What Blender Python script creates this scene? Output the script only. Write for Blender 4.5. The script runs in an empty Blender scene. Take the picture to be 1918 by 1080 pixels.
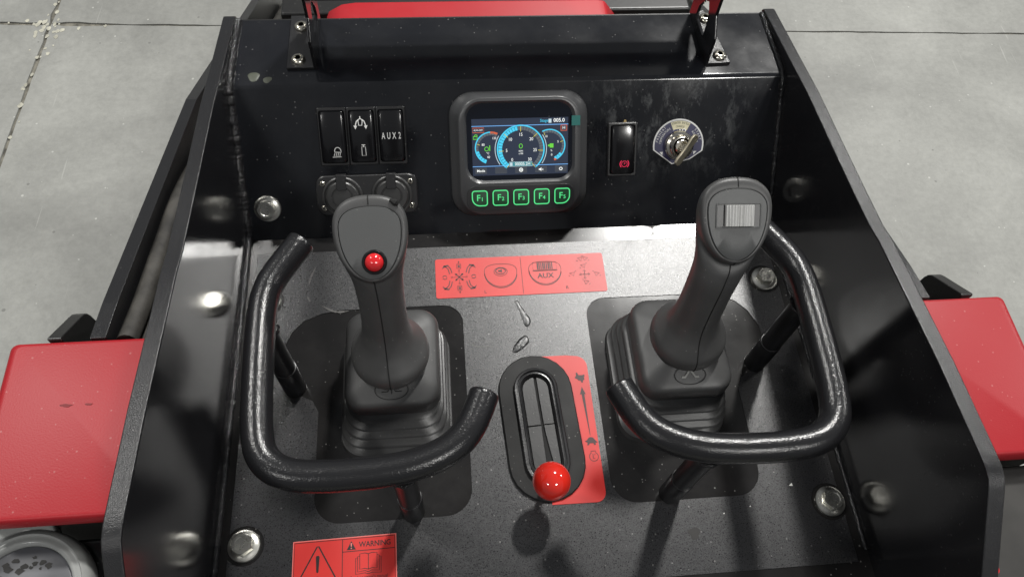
import bpy, bmesh, math, random
from mathutils import Vector, Matrix, noise
from mathutils.geometry import tessellate_polygon
R = math.radians
PI = math.pi
random.seed(5)
S = bpy.context.scene
COL = S.collection

# ------------------------------------------------------------------ camera, world, lamps, exposure
cam_d = bpy.data.cameras.new('camera')
cam = bpy.data.objects.new('camera', cam_d)
COL.objects.link(cam)
cam.matrix_world = Matrix(((0.99542342, 0.04498791, -0.08431077, -0.0669192616),
                           (-0.08033085, 0.87178623, -0.48325223, -0.392449472),
                           (0.05176046, 0.48781334, 0.87141035, 0.595409388),
                           (0, 0, 0, 1)))
cam_d.sensor_width = 36
cam_d.lens = 1401.424 / 1918 * 36
cam_d.clip_start = 0.02
cam_d.clip_end = 100
S.camera = cam

world = bpy.data.worlds.new('World')
S.world = world
world.use_nodes = True
bg = world.node_tree.nodes['Background']
bg.inputs[0].default_value = (0.93, 0.96, 1.0, 1)
bg.inputs[1].default_value = 0.20


def lamp(name, loc, power, size, target=(0, -0.1, 0), color=(1, 0.985, 0.95)):
    d = bpy.data.lights.new(name, 'AREA')
    d.shape = 'DISK'
    d.size = size
    d.energy = power
    d.color = color
    o = bpy.data.objects.new(name, d)
    COL.objects.link(o)
    o.location = loc
    o.rotation_euler = (Vector(target) - Vector(loc)).to_track_quat('-Z', 'Y').to_euler()
    return o


# the high bay lamps of the hall
lamp('high_bay_lamp', (1.95, 3.42, 5.1), 440, 0.50)
lamp('high_bay_lamp', (-3.3, 2.0, 5.1), 150, 0.80)
lamp('high_bay_lamp', (2.45, -4.0, 5.1), 130, 0.60)
lamp('high_bay_lamp', (-3.4, -3.6, 5.1), 60, 0.50)
lamp('high_bay_lamp', (8.0, 2.6, 5.1), 160, 0.50)

S.view_settings.view_transform = 'Standard'
S.view_settings.look = 'None'
S.view_settings.exposure = 0
S.view_settings.gamma = 1


# ------------------------------------------------------------------ materials
def new_mat(name):
    m = bpy.data.materials.new(name)
    m.use_nodes = True
    nt = m.node_tree
    return m, nt, nt.nodes['Principled BSDF']


def nd(nt, kind, **kw):
    n = nt.nodes.new(kind)
    for k, v in kw.items():
        if k.startswith('i_'):
            n.inputs[k[2:].replace('_', ' ')].default_value = v
        else:
            setattr(n, k, v)
    return n


def link(nt, a, ao, b, bi):
    nt.links.new(a.outputs[ao], b.inputs[bi])


def ramp(nt, a, b, ca=(0, 0, 0, 1), cb=(1, 1, 1, 1)):
    r = nt.nodes.new('ShaderNodeValToRGB')
    r.color_ramp.elements[0].position = a
    r.color_ramp.elements[1].position = b
    r.color_ramp.elements[0].color = ca
    r.color_ramp.elements[1].color = cb
    return r


def simple(name, color, rough=0.4, metal=0.0, bump=0.0, scale=800, detail=2, coat=0.0, spec=0.5, dust=0.0, dust_col=(0.45, 0.44, 0.42), dust_scale=420, rvar=0.0,
           scuff=0.0, cvar=0.0, bump_dist=0.0004, emit=None, estr=1.0):
    m, nt, p = new_mat(name)
    p.inputs['Base Color'].default_value = (*color, 1)
    p.inputs['Roughness'].default_value = rough
    p.inputs['Metallic'].default_value = metal
    p.inputs['Specular IOR Level'].default_value = spec
    p.inputs['Coat Weight'].default_value = coat
    p.inputs['Coat Roughness'].default_value = 0.08
    tc = nd(nt, 'ShaderNodeTexCoord')
    if bump > 0:
        n = nd(nt, 'ShaderNodeTexNoise', i_Scale=scale, i_Detail=detail)
        link(nt, tc, 'Object', n, 'Vector')
        b = nd(nt, 'ShaderNodeBump', i_Strength=bump, i_Distance=bump_dist)
        link(nt, n, 'Fac', b, 'Height')
        link(nt, b, 'Normal', p, 'Normal')
    last = None
    if cvar > 0:
        n = nd(nt, 'ShaderNodeTexNoise', i_Scale=38.0, i_Detail=6)
        link(nt, tc, 'Object', n, 'Vector')
        r = ramp(nt, 0.35, 0.7, (*[c * (1 - cvar) for c in color], 1), (*[min(1, c * (1 + cvar)) for c in color], 1))
        link(nt, n, 'Fac', r, 'Fac')
        link(nt, r, 'Color', p, 'Base Color')
        last = r
    if dust > 0 or scuff > 0:
        v = nd(nt, 'ShaderNodeTexVoronoi', i_Scale=dust_scale)
        link(nt, tc, 'Object', v, 'Vector')
        # only some cells carry a speck, of uneven size
        sep = nd(nt, 'ShaderNodeSeparateColor')
        link(nt, v, 'Color', sep, 'Color')
        mul = nd(nt, 'ShaderNodeMath', operation='MULTIPLY')
        pw = nd(nt, 'ShaderNodeMath', operation='POWER')
        link(nt, sep, 'Red', pw, 0)
        pw.inputs[1].default_value = 10.0
        link(nt, pw, 'Value', mul, 0)
        mul.inputs[1].default_value = 0.26
        lt = nd(nt, 'ShaderNodeMath', operation='LESS_THAN')
        link(nt, v, 'Distance', lt, 0)
        link(nt, mul, 'Value', lt, 1)
        k = nd(nt, 'ShaderNodeMath', operation='MULTIPLY')
        link(nt, lt, 'Value', k, 0)
        k.inputs[1].default_value = dust
        fac = k
        # thin film of dust in clouds
        n2 = nd(nt, 'ShaderNodeTexNoise', i_Scale=14.0, i_Detail=7, i_Roughness=0.7)
        link(nt, tc, 'Object', n2, 'Vector')
        r2 = ramp(nt, 0.45, 0.85)
        link(nt, n2, 'Fac', r2, 'Fac')
        m2 = nd(nt, 'ShaderNodeMath', operation='MULTIPLY')
        link(nt, r2, 'Color', m2, 0)
        m2.inputs[1].default_value = scuff
        mx = nd(nt, 'ShaderNodeMath', operation='ADD', use_clamp=True)
        link(nt, k, 'Value', mx, 0)
        link(nt, m2, 'Value', mx, 1)
        fac = mx
        mix = nd(nt, 'ShaderNodeMix', data_type='RGBA')
        link(nt, fac, 'Value', mix, 0)
        mix.inputs[6].default_value = (*color, 1)
        if last:
            link(nt, last, 'Color', mix, 6)
        mix.inputs[7].default_value = (*dust_col, 1)
        nt.links.new(mix.outputs[2], p.inputs['Base Color'])
    if rvar > 0:
        n = nd(nt, 'ShaderNodeTexNoise', i_Scale=22.0, i_Detail=6)
        link(nt, tc, 'Object', n, 'Vector')
        mr = nd(nt, 'ShaderNodeMapRange')
        link(nt, n, 'Fac', mr, 'Value')
        mr.inputs['From Min'].default_value = 0.3
        mr.inputs['From Max'].default_value = 0.7
        mr.inputs['To Min'].default_value = max(0.02, rough - rvar)
        mr.inputs['To Max'].default_value = rough + rvar
        link(nt, mr, 'Result', p, 'Roughness')
    if emit:
        p.inputs['Emission Color'].default_value = (*emit, 1)
        p.inputs['Emission Strength'].default_value = estr
    return m


M = {}
M['gloss'] = simple('gloss_black_powder_coat', (0.009, 0.009, 0.010), 0.17, bump=0.10, scale=420, dust=0.25, scuff=0.012, rvar=0.04)
M['side'] = simple('smooth_black_side_paint', (0.008, 0.008, 0.009), 0.17, bump=0.03, scale=300, dust=0.05, rvar=0.04)
M['edge'] = simple('textured_black_edge_paint', (0.012, 0.012, 0.013), 0.28, bump=0.55, scale=1500, dust=0.1)
M['rail'] = simple('orange_peel_black_paint', (0.010, 0.010, 0.011), 0.23, bump=0.48, scale=1000, detail=1)
M['post'] = simple('plain_black_post_paint', (0.008, 0.008, 0.009), 0.30, bump=0.05, scale=300)
M['weld'] = simple('painted_weld', (0.010, 0.010, 0.011), 0.14, bump=1.0, scale=420, detail=3, bump_dist=0.0016)
M['film'] = simple('charcoal_grained_film', (0.008, 0.008, 0.0092), 0.33, spec=0.9, bump=0.26, scale=1900, detail=1, dust=0.25, dust_scale=330, rvar=0.05, scuff=0.008)
_nt = M['film'].node_tree
_p = _nt.nodes['Principled BSDF']
_tc = nd(_nt, 'ShaderNodeTexCoord')
_n = nd(_nt, 'ShaderNodeTexNoise', i_Scale=1150.0, i_Detail=2.0)
link(_nt, _tc, 'Object', _n, 'Vector')
_mr = nd(_nt, 'ShaderNodeMapRange')
for _k, _v in (('From Min', 0.33), ('From Max', 0.67), ('To Min', 0.27), ('To Max', 0.38)):
    _mr.inputs[_k].default_value = _v
link(_nt, _n, 'Fac', _mr, 'Value')
link(_nt, _mr, 'Result', _p, 'Roughness')
_m2 = nd(_nt, 'ShaderNodeMapRange')
for _k, _v in (('From Min', 0.35), ('From Max', 0.65), ('To Min', 0.62), ('To Max', 0.95)):
    _m2.inputs[_k].default_value = _v
link(_nt, _n, 'Fac', _m2, 'Value')
link(_nt, _m2, 'Result', _p, 'Specular IOR Level')
M['matte'] = simple('matte_black_steel', (0.011, 0.0105, 0.0105), 0.17, spec=0.35, bump=0.03, scale=700, dust=0.35, dust_scale=380, scuff=0.03, rvar=0.03)
M['grip'] = simple('dark_grey_moulded_plastic', (0.054, 0.054, 0.054), 0.44, bump=0.22, scale=1300, detail=2, dust=0.15, cvar=0.12)
M['face'] = simple('grey_plastic_face', (0.068, 0.070, 0.070), 0.44, bump=0.25, scale=1600, detail=1, dust=0.1)
M['boot'] = simple('black_rubber', (0.036, 0.036, 0.036), 0.36, bump=0.15, scale=600, dust=0.25, cvar=0.2)
M['gasket'] = simple('black_rubber_gasket', (0.008, 0.008, 0.008), 0.50, spec=0.25, bump=0.12, scale=900, dust=0.25, dust_scale=380, scuff=0.02, rvar=0.1)
M['ring'] = simple('satin_black_rubber_lip', (0.016, 0.016, 0.017), 0.27, bump=0.15, scale=500, rvar=0.08)
M['groove'] = simple('dark_groove', (0.003, 0.003, 0.003), 0.8)
M['plastic'] = simple('black_abs_plastic', (0.017, 0.017, 0.018), 0.36, bump=0.12, scale=1400, dust=0.15)
M['rocker'] = simple('glossy_rocker_plastic', (0.007, 0.007, 0.008), 0.16, bump=0.02, scale=300, dust=0.12)
M['housing'] = simple('monitor_plastic', (0.050, 0.051, 0.053), 0.33, bump=0.12, scale=1400, dust=0.12)
M['glass'] = simple('monitor_glass', (0.004, 0.006, 0.012), 0.07, dust=0.1, dust_scale=300)
M['red'] = simple('red_gloss_paint', (0.30, 0.0040, 0.0095), 0.43, bump=0.16, scale=750, detail=1, spec=0.42, dust=0.25, dust_scale=330, scuff=0.025, dust_col=(0.5, 0.3, 0.28))
M['hood'] = simple('red_hood_paint', (0.40, 0.006, 0.013), 0.38, bump=0.03, scale=300, coat=0.2, scuff=0.05, dust_col=(0.5, 0.3, 0.28))
M['sticker'] = simple('red_sticker_vinyl', (0.50, 0.022, 0.018), 0.42, bump=0.10, scale=1500, detail=1)
M['stickeredge'] = simple('pink_sticker_margin', (0.62, 0.16, 0.14), 0.45)
M['ball'] = simple('red_ball_plastic', (0.56, 0.020, 0.012), 0.10, coat=0.5)
M['button'] = simple('red_button_plastic', (0.58, 0.016, 0.020), 0.14, coat=0.4)
M['zinc'] = simple('zinc_plated_steel', (0.62, 0.61, 0.56), 0.30, metal=1.0, bump=0.18, scale=500, rvar=0.12, cvar=0.2)
M['keymetal'] = simple('worn_brass_key', (0.46, 0.42, 0.32), 0.42, metal=0.75, bump=0.1, scale=600, cvar=0.25)
M['chrome'] = simple('bright_screw_steel', (0.72, 0.68, 0.58), 0.20, metal=1.0, bump=0.1, scale=500, rvar=0.08, cvar=0.2)
M['nickel'] = simple('brushed_nickel', (0.62, 0.59, 0.52), 0.24, metal=1.0, bump=0.05, scale=700, rvar=0.1, cvar=0.15)
M['ink'] = simple('black_print', (0.035, 0.010, 0.010), 0.5)
M['inkblack'] = simple('solid_black_print', (0.010, 0.008, 0.008), 0.45)
M['white'] = simple('white_print', (0.72, 0.72, 0.70), 0.45)
M['navy'] = simple('navy_decal', (0.035, 0.035, 0.085), 0.35)
M['cream'] = simple('cream_decal', (0.62, 0.58, 0.40), 0.4)
M['grey'] = simple('grey_ridged_plastic', (0.42, 0.42, 0.41), 0.38, bump=0.1, scale=900)
M['teal'] = simple('teal_film_tab', (0.005, 0.13, 0.115), 0.35)
M['residue'] = simple('glue_residue', (0.060, 0.066, 0.048), 0.5, bump=0.2, scale=500)
M['scuff'] = simple('pale_scuff', (0.085, 0.082, 0.078), 0.55)
M['emblem'] = simple('pale_moulded_mark', (0.19, 0.19, 0.18), 0.5)
M['fleck'] = simple('white_fleck', (0.75, 0.75, 0.72), 0.6)
M['olive'] = simple('dusty_olive_black_steel', (0.050, 0.048, 0.042), 0.55, bump=0.3, scale=160, detail=6, dust=0.3, dust_scale=120, scuff=0.35, dust_col=(0.16, 0.155, 0.14), cvar=0.35)
M['dusty'] = simple('dusty_bar', (0.026, 0.024, 0.021), 0.7, bump=0.9, scale=180, detail=6, cvar=0.7, scuff=0.45, dust_col=(0.17, 0.16, 0.14))
M['hull'] = simple('black_chassis_paint', (0.010, 0.010, 0.010), 0.35, bump=0.1, scale=300, dust=0.15, scuff=0.02)
M['rubber_grey'] = simple('dusty_grey_rubber', (0.028, 0.027, 0.025), 0.75, bump=0.2, scale=120, detail=6, cvar=0.2)
M['cap_core'] = simple('dusty_dark_cap', (0.075, 0.077, 0.086), 0.45, bump=0.1, scale=200, cvar=0.2)
M['dirt'] = simple('dark_dirt_patch', (0.012, 0.011, 0.010), 0.6)
M['smudge'] = simple('dark_red_smudge', (0.16, 0.012, 0.014), 0.6)
M['yellow'] = simple('amber_speck', (0.45, 0.32, 0.12), 0.5)


def glow(name, c, s=1.0):
    m, nt, p = new_mat(name)
    p.inputs['Base Color'].default_value = (0.0, 0.0, 0.0, 1)
    p.inputs['Emission Color'].default_value = (*c, 1)
    p.inputs['Emission Strength'].default_value = s
    p.inputs['Roughness'].default_value = 0.55
    return m


M['cyan'] = glow('screen_cyan', (0.05, 0.52, 0.75), 1.25)
M['blue'] = glow('screen_blue_line', (0.16, 0.42, 0.85), 1.25)
M['pale'] = glow('screen_pale', (0.62, 0.78, 0.85), 0.9)
M['swhite'] = glow('screen_white', (0.85, 0.88, 0.86), 1.25)
M['orange'] = glow('screen_orange', (0.75, 0.14, 0.05), 0.9)
M['sgreen'] = glow('screen_green', (0.16, 0.75, 0.05), 0.9)
M['syellow'] = glow('screen_yellow', (0.75, 0.68, 0.08), 0.9)
M['sgrey'] = glow('screen_grey', (0.13, 0.15, 0.17), 0.8)
M['sbg'] = glow('screen_background', (0.011, 0.021, 0.048), 1.0)
M['sbar'] = glow('screen_soft_key', (0.05, 0.06, 0.08), 0.8)
M['steal'] = glow('screen_hour_box', (0.05, 0.28, 0.33), 0.9)
M['fgreen'] = glow('key_green_light', (0.10, 0.85, 0.28), 0.95)
M['fdark'] = glow('key_green_spill', (0.003, 0.035, 0.012), 1.0)
M['pred'] = glow('brake_light_red', (0.85, 0.03, 0.10), 0.95)


def clear_plastic():
    m, nt, p = new_mat('cloudy_clear_plastic')
    p.inputs['Base Color'].default_value = (0.42, 0.43, 0.42, 1)
    p.inputs['Roughness'].default_value = 0.22
    p.inputs['Transmission Weight'].default_value = 0.4
    p.inputs['IOR'].default_value = 1.42
    return m


M['clear'] = clear_plastic()


def dash_mat():
    """the black panel: gloss paint with chalky hand smears round the ignition lock"""
    m = simple('dash_black_gloss', (0.0085, 0.0092, 0.0115), 0.14, bump=0.03, scale=380, dust=0.2, dust_scale=340, scuff=0.02, rvar=0.05)
    nt = m.node_tree
    p = nt.nodes['Principled BSDF']
    old = p.inputs['Base Color'].links[0].from_socket
    tc = nd(nt, 'ShaderNodeTexCoord')
    mp = nd(nt, 'ShaderNodeMapping')
    mp.inputs['Scale'].default_value = (70, 34, 34)
    mp.inputs['Rotation'].default_value = (0, R(-28), 0)
    link(nt, tc, 'Object', mp, 'Vector')
    n = nd(nt, 'ShaderNodeTexNoise', i_Scale=1.0, i_Detail=9, i_Roughness=0.78, i_Distortion=0.25)
    link(nt, mp, 'Vector', n, 'Vector')
    r = ramp(nt, 0.50, 0.74)
    link(nt, n, 'Fac', r, 'Fac')
    sep = nd(nt, 'ShaderNodeSeparateXYZ')
    link(nt, tc, 'Object', sep, 'Vector')
    wx = nd(nt, 'ShaderNodeMapRange', interpolation_type='SMOOTHSTEP')
    wx.inputs['From Min'].default_value = 0.045
    wx.inputs['From Max'].default_value = 0.13
    link(nt, sep, 'X', wx, 'Value')
    wx2 = nd(nt, 'ShaderNodeMapRange', interpolation_type='SMOOTHSTEP')
    wx2.inputs['From Min'].default_value = 0.235
    wx2.inputs['From Max'].default_value = 0.18
    link(nt, sep, 'X', wx2, 'Value')
    a = nd(nt, 'ShaderNodeMath', operation='MULTIPLY')
    link(nt, wx, 'Result', a, 0)
    link(nt, wx2, 'Result', a, 1)
    wz = nd(nt, 'ShaderNodeMapRange', interpolation_type='SMOOTHSTEP')
    wz.inputs['From Min'].default_value = 0.02
    wz.inputs['From Max'].default_value = 0.085
    link(nt, sep, 'Z', wz, 'Value')
    b = nd(nt, 'ShaderNodeMath', operation='MULTIPLY')
    link(nt, a, 'Value', b, 0)
    link(nt, wz, 'Result', b, 1)
    c = nd(nt, 'ShaderNodeMath', operation='MULTIPLY')
    link(nt, b, 'Value', c, 0)
    link(nt, r, 'Color', c, 1)
    wt = nd(nt, 'ShaderNodeMapRange', interpolation_type='SMOOTHSTEP')
    wt.inputs['From Min'].default_value = 0.1035
    wt.inputs['From Max'].default_value = 0.0985
    link(nt, sep, 'Z', wt, 'Value')
    c2 = nd(nt, 'ShaderNodeMath', operation='MULTIPLY')
    link(nt, c, 'Value', c2, 0)
    link(nt, wt, 'Result', c2, 1)
    c = c2
    k = nd(nt, 'ShaderNodeMath', operation='MULTIPLY')
    link(nt, c, 'Value', k, 0)
    k.inputs[1].default_value = 0.55
    mix = nd(nt, 'ShaderNodeMix', data_type='RGBA')
    link(nt, k, 'Value', mix, 0)
    nt.links.new(old, mix.inputs[6])
    mix.inputs[7].default_value = (0.30, 0.31, 0.31, 1)
    nt.links.new(mix.outputs[2], p.inputs['Base Color'])
    return m


M['dash'] = dash_mat()


def concrete(name, tint):
    m, nt, p = new_mat(name)
    tc = nd(nt, 'ShaderNodeTexCoord')
    n1 = nd(nt, 'ShaderNodeTexNoise', i_Scale=2.6, i_Detail=8, i_Roughness=0.62, i_Distortion=0.4)
    link(nt, tc, 'Object', n1, 'Vector')
    r1 = ramp(nt, 0.30, 0.70, (*[c * 0.62 for c in tint], 1), (*[c * 1.08 for c in tint], 1))
    link(nt, n1, 'Fac', r1, 'Fac')
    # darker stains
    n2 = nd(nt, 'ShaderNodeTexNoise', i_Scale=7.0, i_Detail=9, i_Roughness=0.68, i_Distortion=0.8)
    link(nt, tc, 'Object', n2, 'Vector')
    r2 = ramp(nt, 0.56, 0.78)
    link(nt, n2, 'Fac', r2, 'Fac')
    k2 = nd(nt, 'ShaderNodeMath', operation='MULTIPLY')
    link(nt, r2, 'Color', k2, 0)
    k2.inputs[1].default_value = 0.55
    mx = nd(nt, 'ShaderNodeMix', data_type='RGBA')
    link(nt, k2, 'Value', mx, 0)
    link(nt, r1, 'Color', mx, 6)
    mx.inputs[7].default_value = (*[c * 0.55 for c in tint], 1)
    n5 = nd(nt, 'ShaderNodeTexNoise', i_Scale=60.0, i_Detail=10, i_Roughness=0.8)
    link(nt, tc, 'Object', n5, 'Vector')
    r5 = ramp(nt, 0.36, 0.66, (0.86, 0.86, 0.86, 1), (1.07, 1.07, 1.07, 1))
    link(nt, n5, 'Fac', r5, 'Fac')
    m5 = nd(nt, 'ShaderNodeMix', data_type='RGBA', blend_type='MULTIPLY')
    m5.inputs[0].default_value = 1.0
    nt.links.new(mx.outputs[2], m5.inputs[6])
    link(nt, r5, 'Color', m5, 7)
    # pale scratches in three directions
    prev = m5
    for rot, th in ((28, 0.76), (-38, 0.765), (80, 0.775)):
        mp = nd(nt, 'ShaderNodeMapping')
        mp.inputs['Rotation'].default_value = (0, 0, R(rot))
        mp.inputs['Scale'].default_value = (130, 5.0, 1)
        link(nt, tc, 'Object', mp, 'Vector')
        n3 = nd(nt, 'ShaderNodeTexNoise', i_Scale=1.0, i_Detail=1, i_Distortion=0.25)
        link(nt, mp, 'Vector', n3, 'Vector')
        r3 = ramp(nt, th, th + 0.05)
        link(nt, n3, 'Fac', r3, 'Fac')
        k3 = nd(nt, 'ShaderNodeMath', operation='MULTIPLY')
        link(nt, r3, 'Color', k3, 0)
        k3.inputs[1].default_value = 0.32
        m3 = nd(nt, 'ShaderNodeMix', data_type='RGBA')
        link(nt, k3, 'Value', m3, 0)
        nt.links.new(prev.outputs[2], m3.inputs[6])
        m3.inputs[7].default_value = (*[min(0.8, c * 1.5) for c in tint], 1)
        prev = m3
    # specks, dark and pale
    for sc, col, thr in ((34, [c * 0.35 for c in tint], 0.10), (52, [min(0.9, c * 1.7) for c in tint], 0.11)):
        v = nd(nt, 'ShaderNodeTexVoronoi', i_Scale=sc)
        link(nt, tc, 'Object', v, 'Vector')
        sep = nd(nt, 'ShaderNodeSeparateColor')
        link(nt, v, 'Color', sep, 'Color')
        pw = nd(nt, 'ShaderNodeMath', operation='POWER')
        link(nt, sep, 'Green', pw, 0)
        pw.inputs[1].default_value = 6
        mu = nd(nt, 'ShaderNodeMath', operation='MULTIPLY')
        link(nt, pw, 'Value', mu, 0)
        mu.inputs[1].default_value = thr * 1.3
        lt = nd(nt, 'ShaderNodeMath', operation='LESS_THAN')
        link(nt, v, 'Distance', lt, 0)
        link(nt, mu, 'Value', lt, 1)
        k = nd(nt, 'ShaderNodeMath', operation='MULTIPLY')
        link(nt, lt, 'Value', k, 0)
        k.inputs[1].default_value = 0.6
        m4 = nd(nt, 'ShaderNodeMix', data_type='RGBA')
        link(nt, k, 'Value', m4, 0)
        nt.links.new(prev.outputs[2], m4.inputs[6])
        m4.inputs[7].default_value = (*col, 1)
        prev = m4
    nt.links.new(prev.outputs[2], p.inputs['Base Color'])
    nb = nd(nt, 'ShaderNodeTexNoise', i_Scale=60.0, i_Detail=6)
    link(nt, tc, 'Object', nb, 'Vector')
    b = nd(nt, 'ShaderNodeBump', i_Strength=0.15, i_Distance=0.004)
    link(nt, nb, 'Fac', b, 'Height')
    link(nt, b, 'Normal', p, 'Normal')
    p.inputs['Roughness'].default_value = 0.62
    return m


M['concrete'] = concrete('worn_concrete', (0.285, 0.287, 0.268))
M['joint'] = simple('dirty_joint_filler', (0.15, 0.142, 0.118), 0.9, bump=0.6, scale=60, detail=6, cvar=0.6, bump_dist=0.004)
M['spall'] = simple('pale_spalled_concrete', (0.40, 0.39, 0.325), 0.9, bump=0.8, scale=90, detail=6, cvar=0.3, bump_dist=0.004)


# ------------------------------------------------------------------ object helpers
def obj(name, me, mats, parent=None, loc=(0, 0, 0), rot=(0, 0, 0), smooth=35, bevel=0, seg=2, solidify=0):
    o = bpy.data.objects.new(name, me)
    COL.objects.link(o)
    if not isinstance(mats, (list, tuple)):
        mats = [mats]
    if not me.materials:
        for m in mats:
            me.materials.append(m)
    if parent:
        o.parent = parent
    o.location = loc
    o.rotation_euler = rot
    if smooth and len(me.polygons):
        me.polygons.foreach_set('use_smooth', [True] * len(me.polygons))
        me.set_sharp_from_angle(angle=R(smooth))
    if bevel:
        b = o.modifiers.new('edge', 'BEVEL')
        b.width = bevel
        b.segments = seg
        b.limit_method = 'ANGLE'
        b.angle_limit = R(40)
        b.harden_normals = True
    return o


def tag(o, label, cat, group=None):
    o['label'] = label
    o['category'] = cat
    if group:
        o['group'] = group
    return o


def thing(name, label, cat, loc=(0, 0, 0), rot=(0, 0, 0), group=None):
    o = bpy.data.objects.new(name, None)
    COL.objects.link(o)
    o.empty_display_size = 0.02
    o.location = loc
    o.rotation_euler = rot
    return tag(o, label, cat, group)


def mesh(name, v, f):
    me = bpy.data.meshes.new(name)
    me.from_pydata([tuple(p) for p in v], [], f)
    me.update()
    return me


def loft(name, rings, cap0=True, cap1=True, close=True, loop=False):
    n = len(rings[0])
    v = [p for r in rings for p in r]
    f = []
    K = len(rings)
    for i in range(K if loop else K - 1):
        a, b = i * n, ((i + 1) % K) * n
        for j in range(n if close else n - 1):
            k = (j + 1) % n
            f.append((a + j, a + k, b + k, b + j))
    if cap0:
        f.append(tuple(reversed(range(n))))
    if cap1:
        f.append(tuple((K - 1) * n + j for j in range(n)))
    return mesh(name, v, f)


def rr(w, h, r, n=5, cx=0, cy=0):
    """rounded rectangle outline, half sizes w,h"""
    r = min(r, w * 0.999, h * 0.999)
    out = []
    for k, (sx, sy) in enumerate(((1, 1), (-1, 1), (-1, -1), (1, -1))):
        for i in range(n + 1):
            a = PI / 2 * (k + i / n)
            out.append((cx + sx * (w - r) + r * math.cos(a), cy + sy * (h - r) + r * math.sin(a)))
    return out


def ring(pts, z):
    return [(x, y, z) for x, y in pts]


def prism(name, pts, axis, a, b):
    """extrude a 2D outline along an axis: axis 'x' takes (y,z) points, 'y' (x,z), 'z' (x,y)"""
    def P(p, t):
        return (t, p[0], p[1]) if axis == 'x' else (p[0], t, p[1]) if axis == 'y' else (p[0], p[1], t)
    n = len(pts)
    bm = bmesh.new()
    va = [bm.verts.new(P(p, a)) for p in pts]
    vb = [bm.verts.new(P(p, b)) for p in pts]
    bm.faces.new(va)
    bm.faces.new(list(reversed(vb)))
    for i in range(n):
        j = (i + 1) % n
        bm.faces.new((va[j], va[i], vb[i], vb[j]))
    bmesh.ops.recalc_face_normals(bm, faces=bm.faces)
    me = bpy.data.meshes.new(name)
    bm.to_mesh(me)
    bm.free()
    return me


def box(name, x0, x1, y0, y1, z0, z1):
    return prism(name, [(x0, y0), (x1, y0), (x1, y1), (x0, y1)], 'z', z0, z1)


def plate2d(name, outlines, z0, z1, bevel=0.0, res=1):
    """flat plate with holes: outlines[0] outside, the rest holes"""
    cu = bpy.data.curves.new(name, 'CURVE')
    cu.dimensions = '2D'
    cu.fill_mode = 'BOTH'
    cu.extrude = (z1 - z0) / 2 - bevel
    cu.bevel_depth = bevel
    cu.bevel_resolution = res
    if bevel:
        cu.offset = -bevel
    for pts in outlines:
        s = cu.splines.new('POLY')
        s.points.add(len(pts) - 1)
        for i, p in enumerate(pts):
            s.points[i].co = (p[0], p[1], 0, 1)
        s.use_cyclic_u = True
    o = bpy.data.objects.new(name, cu)
    COL.objects.link(o)
    dg = bpy.context.evaluated_depsgraph_get()
    me = bpy.data.meshes.new_from_object(o.evaluated_get(dg))
    bpy.data.objects.remove(o)
    me.transform(Matrix.Translation((0, 0, (z0 + z1) / 2)))
    me.name = name
    me.materials.clear()
    return me


def lathe(name, prof, n=40, axis='z'):
    rings = []
    for r, z in prof:
        rings.append([(max(r, 1e-6) * math.cos(2 * PI * i / n), max(r, 1e-6) * math.sin(2 * PI * i / n), z) for i in range(n)])
    return loft(name, rings, cap0=prof[0][0] > 1e-5, cap1=prof[-1][0] > 1e-5)


def smooth_path(pts, sub=6):
    out = []
    P = [Vector(p) for p in pts]
    for i in range(len(P) - 1):
        p0 = P[max(i - 1, 0)]
        p1, p2 = P[i], P[i + 1]
        p3 = P[min(i + 2, len(P) - 1)]
        for k in range(sub):
            t = k / sub
            out.append(0.5 * ((2 * p1) + (p2 - p0) * t + (2 * p0 - 5 * p1 + 4 * p2 - p3) * t * t + (3 * p1 - p0 - 3 * p2 + p3) * t ** 3))
    out.append(P[-1])
    return out


def tube(name, path, rad, n=20, up=Vector((0, 0, 1)), round_end=0.0):
    rings = []
    K = len(path)
    for i, p in enumerate(path):
        p = Vector(p)
        d = (Vector(path[min(i + 1, K - 1)]) - Vector(path[max(i - 1, 0)])).normalized()
        s = d.cross(up)
        if s.length < 1e-4:
            s = d.cross(Vector((1, 0, 0)))
        s.normalize()
        u = s.cross(d)
        r = rad(i / (K - 1)) if callable(rad) else rad
        rings.append((p, d, s, u, r))
    out = []

    def R_(p, s, u, r):
        return [p + s * (r * math.cos(2 * PI * j / n)) + u * (r * math.sin(2 * PI * j / n)) for j in range(n)]
    if round_end:
        p, d, s, u, r = rings[0]
        out.append(R_(p - d * round_end * 1.0, s, u, r - round_end))
        out.append(R_(p - d * round_end * 0.7, s, u, r - round_end * 0.3))
    for p, d, s, u, r in rings:
        out.append(R_(p, s, u, r))
    if round_end:
        p, d, s, u, r = rings[-1]
        out.append(R_(p + d * round_end * 0.7, s, u, r - round_end * 0.3))
        out.append(R_(p + d * round_end * 1.0, s, u, r - round_end))
    return loft(name, [list(reversed(q)) for q in out])


def egg(w, du, dd, n=56, e=2.0):
    out = []
    for i in range(n):
        a = 2 * PI * i / n
        c, s = math.cos(a), math.sin(a)
        if s >= 0:
            out.append((w * math.copysign(abs(c) ** (2 / e), c), du * abs(s) ** (2 / e)))
        else:
            out.append((w * c, dd * s))
    return out


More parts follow.
